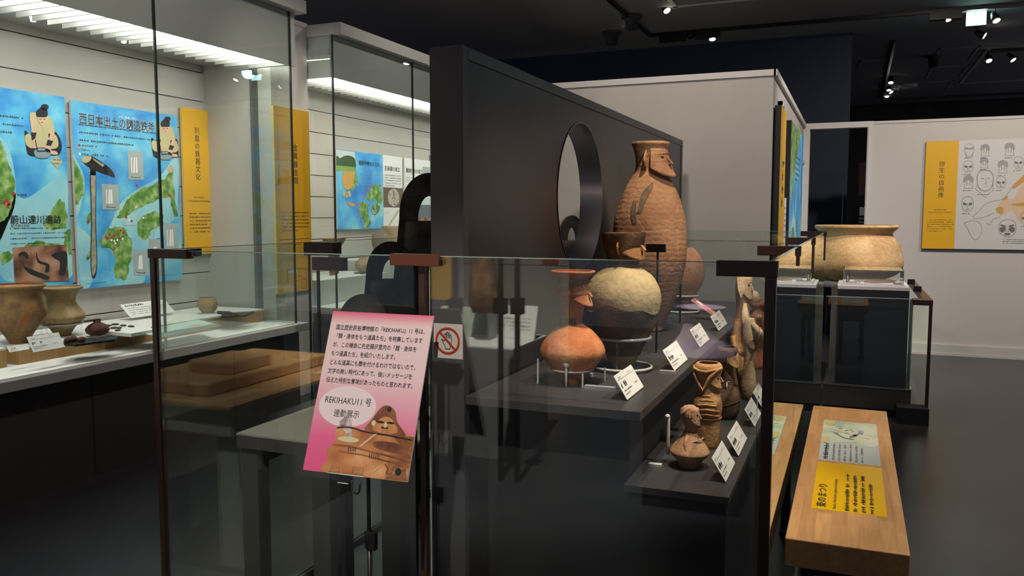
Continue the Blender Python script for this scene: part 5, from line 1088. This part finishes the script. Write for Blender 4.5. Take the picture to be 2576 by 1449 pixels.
b = Board((.705, 10.205, PZ0), (1, 0, 0), (0, 0, 1), 1.9, PZ1-PZ0, .04, [M['mapwhite'], M['casedark'], M['yellow'], M['ink'], M['inkg'], M['orange'], mat('peach_print', (.72, .52, .36), .6), M['bluegrey'], mat('line_grey', (.26, .26, .26), .6), M['red'], mat('mid_grey_print', (.35, .35, .36), .6)])
b.rect(0, 0, .318, b.h, 2, 1).vtext('弥生の自画像', .165, .90, .062, 3, 1.08, l=2, sx=1.0)
b.text('Self Portraits\nfrom the Yayoi Culture', .165, .42, .024, 3, 'CENTER', 2, line=1.2).scrib(.04, .18, .29, .33, 6, 3, l=2, fill=.45, seed=44)
b.ppoly(smooth([(2550, 500), (2560, 480), (2580, 455), (2620, 420), (2660, 560), (2600, 520), (2570, 560), (2545, 530), (2525, 540), (2512, 515), (2530, 500)]), 6, 1).ppoly(smooth([(2545, 470), (2560, 455), (2585, 432), (2590, 445), (2570, 462), (2552, 474)]), 5, 2).ppoly(smooth([(2505, 525), (2515, 520), (2525, 525), (2522, 538), (2510, 536)]), 5, 2).ppoly(smooth([(2520, 503), (2535, 492), (2532, 502)]), 5, 2).ppoly(smooth([(2550, 512), (2620, 508), (2620, 518), (2552, 518)]), 5, 2)
coast = [(2546, 470), (2534, 488), (2520, 502), (2498, 506), (2478, 514), (2462, 532), (2448, 545), (2456, 550), (2480, 545), (2500, 535)]
b.pline(smooth(coast, 3, False), .004, 8, 3).pline(smooth([(2425, 562), (2440, 556), (2456, 556), (2468, 565), (2470, 580), (2462, 598), (2452, 603), (2442, 592), (2434, 575), (2425, 562)], 3, False), .004, 8, 3).pline(smooth([(2482, 560), (2490, 566), (2498, 552), (2515, 545), (2520, 535)], 3, False), .004, 8, 3)
def portrait(b, px, py, k, kind):
    f = lambda pts: [(px+x*k, py+y*k) for x, y in pts]
    if kind in (0, 1, 3): b.pline(smooth(f([(-12, -6), (-8, -14), (0, -16), (8, -14), (12, -6), (11, 6), (5, 14), (-5, 14), (-11, 6), (-12, -6)]), 3, False), .004*k, 8, 3)
    if kind == 0: b.pline(f([(-12, -4), (12, -4)]), .005, 8, 3).pline(f([(-8, 6), (-8, 18), (8, 18), (8, 6)]), .004, 8, 3).ppoly(smooth(f([(-11, -6), (-6, -8), (0, -4), (6, -8), (11, -6), (8, -2), (-8, -2)]), 2), 10, 2)
    if kind == 1:
        b.ppoly(smooth(f([(-9, -4), (-2, -2), (-3, 2), (-9, 1)]), 2), 4, 3).ppoly(smooth(f([(9, -4), (2, -2), (3, 2), (9, 1)]), 2), 4, 3).pline(f([(0, -2), (-2, 6), (2, 6)]), .005, 8, 3).pline(f([(-4, 10), (4, 10)]), .006, 4, 3)
    if kind == 2:
        b.ppoly(smooth(f([(-12, -2), (-10, -12), (0, -16), (10, -12), (12, -2), (8, 2), (4, -4), (-4, -4), (-8, 2)]), 2), 10, 2).pline(f([(-8, 2), (-10, 14), (10, 14), (8, 2)]), .004, 8, 3).pline(f([(-3, -4), (-3, 8)]), .005, 8, 3).pline(f([(4, -4), (3, 8)]), .005, 8, 3)
    if kind == 3: b.pline(f([(-6, -4), (-2, -3)]), .005, 4, 3).pline(f([(3, -4), (7, -4)]), .005, 4, 3).pline(f([(1, -4), (2, 4), (-1, 4)]), .004, 8, 3).pline(f([(-12, 6), (-14, 12), (0, 24), (12, 14), (11, 4)]), .004, 8, 3)
    b.scrib(*b.px(f([(-12, 21)]))[0], b.px(f([(-12, 21)]))[0][0]+.10*k, b.px(f([(-12, 21)]))[0][1]+.014, 1, 3, fill=.8, seed=int(px))
for px, py, k, kd in ((2438, 378, 1, 0), (2478, 378, 1, 2), (2540, 376, 1.1, 2), (2436, 420, 1, 1), (2476, 410, .9, 2), (2523, 420, 1.1, 2), (2562, 410, 1.0, 1), (2436, 458, 1.1, 2), (2478, 455, 1.7, 3), (2518, 460, 1, 1), (2434, 514, 1.2, 1), (2580, 550, 1, 1)): portrait(b, px, py, k, kd)
px, py = 2534, 576
f = lambda pts: [(px+x, py+y) for x, y in pts]
b.pline(smooth(f([(-22, 0), (-18, -16), (0, -24), (18, -18), (22, 0), (16, 14), (0, 20), (-16, 12), (-22, 0)]), 3, False), .005, 8, 3).ppoly(smooth(f([(-20, -2), (-8, -6), (-4, 2), (-14, 10)]), 2), 4, 2).ppoly(smooth(f([(20, -2), (8, -6), (4, 2), (14, 10)]), 2), 4, 2).ppoly(f([(-16, -12), (-3, -8), (-3, -5), (-18, -8)]), 4, 3).ppoly(f([(16, -12), (3, -8), (3, -5), (18, -8)]), 4, 3).ppoly(f([(-8, 10), (8, 10), (6, 16), (-6, 16)]), 4, 3).pline(f([(-2, -4), (-4, 6), (4, 6), (2, -4)]), .004, 8, 3)
b.scrib(*b.px([(2522, 614)])[0], 1.25, b.px([(2522, 600)])[0][1], 3, 3, fill=.5, seed=50)
tag(b.build('portrait_poster'), 'wide poster on the far pale wall, yellow left strip and drawn faces', 'poster')

# ------------------------------------------------------------------ ceiling: tracks, spotlights, frames, exit light
CZ = 4.0
def tk(label, a, b_, w=.035): 
    (x0, y0), (x1, y1) = a, b_; d = Vector((x1-x0, y1-y0, 0)).normalized(); q = Vector((-d.y, d.x, 0))*w/2
    P = [Vector((x0, y0, CZ-.045))-q, Vector((x1, y1, CZ-.045))-q, Vector((x1, y1, CZ-.045))+q, Vector((x0, y0, CZ-.045))+q]
    return tag(MB().prism(P, (0, 0, .044)).build('lighting_track', M['blackmetal']), label, 'lighting track')
tk('black ceiling track running away from the camera above the divider', (-2.64, 7.0), (-2.64, 11.32)); tk('black ceiling track crossing above the grey block', (-2.66, 11.3), (4.5, 11.3))
tk('short black ceiling track with four lamps in a line, far right of the dark block', (.45, 13.0), (.45, 19.2)); tk('black ceiling track near the right edge behind the exit light', (1.75, 14.3), (4.5, 14.35)); tk('farthest black ceiling track along the black wall', (.5, 19.4), (6.0, 19.4))
proto = None
def spot_head(px, py, Y, label, aim=(0, -.4, -1), lit=True):
    global proto
    c = on(px, py, y=Y); 
    if proto is None:
        t = thing('track_spotlight', label, 'spotlight', (0, 0, 0), 'ceiling track spotlights')
        MB().lathe((0, 0, 0), [(-.001, .002), (0, .03), (.004, .042), (.05, .045), (.10, .036), (.13, .02), (.132, .002)], n=24).build('lamp_head', M['blackmetal'], t)
        MB().lathe((0, 0, 0), [(-.004, .001), (-.004, .037), (-.001, .04)], n=24).build('lens', mat('spot_lens', (1, 1, 1), em=(1, .93, .82), es=22), t)
        MB().tube([(0, 0, .09), (0, .05, .14), (0, .05, .2)], .008).build('arm', M['blackmetal'], t)
        proto = t; r = t
    else:
        r = proto.copy(); COL.objects.link(r); r['label'] = label
        for ch in proto.children:
            if not lit and ch.name.startswith('lens'): continue
            k = ch.copy(); COL.objects.link(k); k.parent = r
    r.location = c; d = Vector(aim).normalized(); r.rotation_euler = (-d).to_track_quat('Z', 'Y').to_euler()
    return r
spots = [(1583, 70, 10.8, 'lit spotlight hanging from the track corner above the divider', (.5, -.5, -1)), (1678, 27, 10.0, 'lit spotlight beside the pale ceiling strip', (.6, -.5, -1)), (1792, 99, 11.3, 'lit spotlight above the grey block, on the cross track', (.1, -.3, -1)),
         (2388, 48, 11.3, 'lit spotlight left of the glowing exit light', (.6, -.5, -1)), (2507, 52, 11.3, 'lit spotlight right of the glowing exit light', (.3, -.5, -1)), (2477, 90, 12.5, 'dim spotlight below the glowing exit light', (1, -.2, -.6)),
         (2488, 153, 14.3, 'lit spotlight far right under the ceiling frames', (.2, -.6, -1)), (2549, 151, 14.3, 'lit spotlight at the right picture edge', (.7, -.4, -1)), (2479, 226, 19.2, 'lowest lit spotlight near the right edge', (.3, -.5, -1)),
         (2241, 208, 16.3, 'nearest of the four lamps in a line', (0, -.4, -1)), (2236, 227, 17.6, 'second of the four lamps in a line', (0, -.3, -1)), (2242, 232, 18.0, 'third of the four lamps in a line', (.7, -.3, -1)), (2231, 243, 19.0, 'farthest of the four lamps in a line', (0, -.4, -1))]
for s_ in spots: spot_head(*s_)
spot_head(1731, 95, 11.3, 'unlit black spotlight above the grey block', (-.8, -.3, -.7), lit=False)
for x0, x1, l in ((-2.5, -2.15, 'left black driver box on the cross track'), (-2.02, -1.7, 'right black driver box on the cross track'), (.75, 1.1, 'black driver box on the track left of the exit light')):
    tag(box1('driver_box', (x0, 11.26, CZ-.13), (x1, 11.34, CZ-.045), M['blackmetal']), l, 'driver box')
# downlight cans / detectors
for (px, py, Y, l) in ((1590, 18, 10.2, 'larger black ceiling can near the divider track'), (1539, 72, 11.0, 'smaller black ceiling can near the divider track'), (2350, 150, 14.5, 'dark round ceiling detector under the frames')):
    c = on(px, py, y=Y); tag(MB().lathe((c.x, Y, 0), [(CZ-.001, .13), (CZ-.03, .13), (CZ-.05, .09), (CZ-.17, .075), (CZ-.172, .001)], n=28).build('ceiling_can', mat('can_black', (.02, .02, .022), .6)), l, 'ceiling fixture')
c = on(2285, 215, z=CZ-.02); tag(MB().lathe((c.x, c.y, 0), [(CZ, .16), (CZ-.04, .15), (CZ-.05, .001)], n=28).build('ceiling_disc', mat('disc_grey', (.55, .5, .55), .6)), 'pale round ceiling disc right of the four lamps', 'ceiling fixture')
def cframe(label, x0, y0, x1, y1, w=.03, sides='nsew', m_=None):
    mb = MB(); z0, z1 = CZ-.012, CZ-.0005
    if 'n' in sides: mb.box((x0, y1-w, z0), (x1, y1, z1))
    if 's' in sides: mb.box((x0, y0, z0), (x1, y0+w, z1))
    if 'w' in sides: mb.box((x0, y0, z0), (x0+w, y1, z1))
    if 'e' in sides: mb.box((x1-w, y0, z0), (x1, y1, z1))
    tag(mb.build('ceiling_frame', m_ or mat('frame_line', (.34, .31, .29), .7)), label, 'ceiling frame')
cframe('bright thin ceiling frame at the top edge of the picture', -2.05, 8.3, 3.0, 9.98, .05, 'nw', mat('frame_bright', (.62, .56, .52), .6))
a = on(2467, 115, z=CZ); c = on(2350, 145, z=CZ); cframe('grey ceiling frame below the exit light', c.x, a.y-.0, a.x, a.y+1.2, .03, 'sew')
a = on(2440, 163, z=CZ); c = on(2335, 185, z=CZ); cframe('second grey ceiling frame below the exit light', c.x, a.y, a.x, a.y+1.2, .03, 'sew')
a = on(2400, 202, z=CZ); cframe('third grey ceiling frame, farthest from the exit light', a.x-.9, a.y, a.x, a.y+1.2, .03, 'sew')
a = on(2238, 148, z=CZ); cframe('faint ceiling frame beside the dark blue block', on(2162, 152, z=CZ).x, a.y, a.x, a.y+.7, .03, 'sew')
a = on(2412, 210, z=CZ); cframe('long pale ceiling strip at the far right', a.x, 14.2, a.x+4, a.y, .05, 'nw', mat('frame_mid', (.45, .41, .36), .6))
# exit light
c = on(2456, 43, y=11.6)
t = thing('exit_light', 'glowing white-green exit light box hanging from the ceiling', 'exit light', (c.x, 11.6, CZ))
MB().box((c.x-.11, 11.60, c.z-.10), (c.x+.11, 11.66, c.z+.10)).build('housing', M['ledge'], t)
b = Board((c.x-.105, 11.598, c.z-.095), (1, 0, 0), (0, 0, 1), .21, .19, .002, [mat('exit_glow', (1, 1, 1), em=(.62, 1, .98), es=3), M['ledge'], mat('exit_green', (.1, .5, .35), em=(.25, 1, .75), es=3)])
b.ell(.09, .145, .014, .014, 1, 1).line([(.09, .13), (.11, .085), (.085, .05), (.06, .03)], .012, 2, 1).line([(.11, .085), (.13, .06), (.125, .03)], .012, 2, 1).line([(.06, .11), (.09, .12), (.12, .10)], .008, 2, 1)
b.build('lit_face', t); MB().box((c.x-.02, 11.62, c.z+.1), (c.x+.02, 11.64, CZ)).build('hanger', M['ledge'], t); MB().box((c.x-.13, 11.58, c.z+.12), (c.x+.09, 11.68, c.z+.15)).build('bracket', M['ledge'], t)
l = bpy.data.lights.new('exit_lamp', 'POINT'); l.energy = 6; l.color = (.5, 1, .95); l.shadow_soft_size = .1; o = bpy.data.objects.new('exit_lamp', l); o.location = (c.x, 11.4, c.z); COL.objects.link(o)

# ------------------------------------------------------------------ what stands behind the camera and shows in the glass
def rf(px, py, Ya): p = on(px, py, y=Ya); return Vector((p.x, 2*GY-Ya, p.z))
G = 'things behind the camera mirrored in the front glass'
x0 = on(1180, 700, y=8.6).x; x1 = on(1430, 800, y=8.6).x
struct('wall_rear', MB().box((x0-.3, -4.7, 0), (x1, -4.5, 3.2)), M['whitewall'])
a, c = rf(1340, 655, 8.4), rf(1400, 790, 8.4)
b = Board((x1-.02, -4.48, 1.0), (-1, 0, 0), (0, 0, 1), 1.5, 1.6, .008, [M['whitewall'], M['whitewall'], M['red'], M['ink']])
b.poly(smooth([(.1, 0), (.12, .35), (.1, .6), (.25, .52), (.5, .72), (.8, .75), (.5, .6), (.3, .35), (.28, 0)], 3), 2, 1).poly(smooth([(.85, .1), (.9, .5), (1.0, .9), (1.1, .5), (1.12, .1), (1.0, .35)], 3), 3, 1)
tag(b.build('mural'), 'pale wall mural with red and black silhouettes, mirrored in the glass', 'mural')
a = rf(1082, 655, 7.4); c = rf(1133, 785, 7.4)
tag(box1('yellow_board', (a.x-.1, a.y-.05, .7), (c.x, a.y, 1.9), M['yellow']), 'yellow upright board mirrored in the front glass above the hand sign', 'board')
def mtable(label, xr, yn, yf, xl, z):
    t = thing('display_counter', label, 'counter', ((xl+xr)/2, (yn+yf)/2, 0))
    MB().box((xl, yf, 0), (xr, yn, z-.01)).build('counter_base', mat('counter_grey', (.20, .20, .21), .6), t); MB().box((xl, yf, z-.01), (xr, yn, z)).build('counter_top', M['card'], t)
mtable('grey counter with white top mirrored in the glass right of the hand sign', -1.94, -.62, -1.25, -3.3, .72)
b = Board((-2.28, -1.1, .722), (-1, 0, 0), (0, -.3, .95), .44, .19, .01, [M['sage'], M['card'], M['ink'], M['bluegrey']]); b.rect(.02, .02, .2, .17, 3).line([(.2, .02), (.24, .17)], .004, 2)
tag(b.build('tilted_board'), 'pale green tilted board on the mirrored grey counter', 'board')
b = Board((-1.945, -1.0, .722), (-1, 0, 0), (0, -.3, .95), .32, .23, .01, [M['card'], M['tblack'], M['ink'], M['inkg']]); b.scrib(.04, .05, .28, .15, 4, 2, l=2, fill=.5).text('遺跡', .1, .165, .045, 2)
tag(b.build('tilted_board'), 'white tilted text board in black frame on the mirrored grey counter', 'board')
for px, l in ((1144, 'left'), (1258, 'middle'), (1300, 'right')):
    p = on(px, 700, y=4.35); y = 2*GY-4.35
    t = thing('clamp_post', f'{l} black upright post with clamp, mirrored in the front glass', 'post', (p.x, y, 0))
    MB().box((p.x-.013, y-.013, 0), (p.x+.013, y+.013, 1.44)).build('post', M['blackmetal'], t); z = on(px, 770, y=4.35).z; MB().box((p.x-.035, y-.03, z-.045), (p.x+.035, y+.03, z+.045)).build('clamp', M['blackmetal'], t)
Yr = 2*GY-5.0; p = on(1216, 780, y=5.0)
t = thing('bronze_vessel', 'dark tapering vessel on a block, mirrored in the front glass', 'vessel', (p.x, Yr, .72)); D = dist(on(1216, 700, y=5.0)); 
MB().lathe((p.x, Yr, 0), [(on(1216, py, y=5.0).z, hw*D/F) for py, hw in [(600, 22), (640, 26), (680, 32), (720, 36), (760, 38), (786, 30), (787, .5)]]).build('body', CL['umber'], t)
MB().box((p.x-.05, Yr-.05, .72), (p.x+.05, Yr+.05, p.z)).build('block', M['acryl'], t)
Yr = 2*GY-4.5; p = on(1760, 888, y=4.5); D = dist(p)
t = thing('flared_pedestal_pot', 'lavender-lit flared pot standing behind the camera, mirrored in the glass', 'pot', (p.x, Yr, p.z))
MB().lathe((p.x, Yr, 0), [(on(1760, py, y=4.5).z, hw*D/F) for py, hw in [(772, 62), (776, 60), (784, 44), (800, 42), (825, 44), (845, 52), (862, 66), (878, 82), (888, 86)]]).build('body', mat('clay_lavender', (.52, .40, .50), .7, noise=(12, (.36, .26, .36), .4)), t)
tag(box1('display_block', (p.x-.25, Yr-.25, 0), (p.x+.25, Yr+.25, p.z-.001), M['shelfb']), 'black block under the mirrored lavender flared pot', 'plinth')
lamp_spot((p.x+.2, Yr+.3, 3.95), (p.x, Yr, p.z), 500, 16, .5, (.95, .8, 1))
# oak bench and box by the left aisle
p = on(520, 968, z=.80); Yb = 2*GY-p.y
t = thing('oak_platform', 'stepped oak platform left of the camera, mirrored in the lower left glass', 'platform', (p.x-.2, Yb-.35, 0))
MB().box((p.x-.65, Yb-1.0, .725), (p.x+.22, Yb+.12, .74)).build('platform_top', M['woodtop'], t)
MB().box((p.x-.6, Yb-.95, .60), (p.x+.2, Yb+.08, .725)).build('apron', M['casegrey'], t)
q = on(548, 1150, y=2*GY-Yb-.1); MB().box((q.x-.06, Yb-.08, 0), (q.x+.06, Yb+.04, .60)).build('leg', M['casegrey'], t); MB().box((q.x-.5, Yb-.9, 0), (q.x-.38, Yb-.78, .60)).build('leg', M['casegrey'], t)
MB().box((p.x-.5, Yb-.9, .74), (p.x, Yb, .80)).build('step', M['woodtop'], t, bevel=.01)
MB().box((p.x-.30, Yb-.5, .80), (p.x-.05, Yb-.2, .86)).build('wooden_box', M['woodtop'], t, bevel=.008)
lamp_spot((p.x+.5, Yb+1.7, 3.95), (p.x-.1, Yb-.1, .5), 330, 34, .6, NEUT)

for o in S.objects:
    for k in ('_o', '_s'):
        if k in o: del o[k]
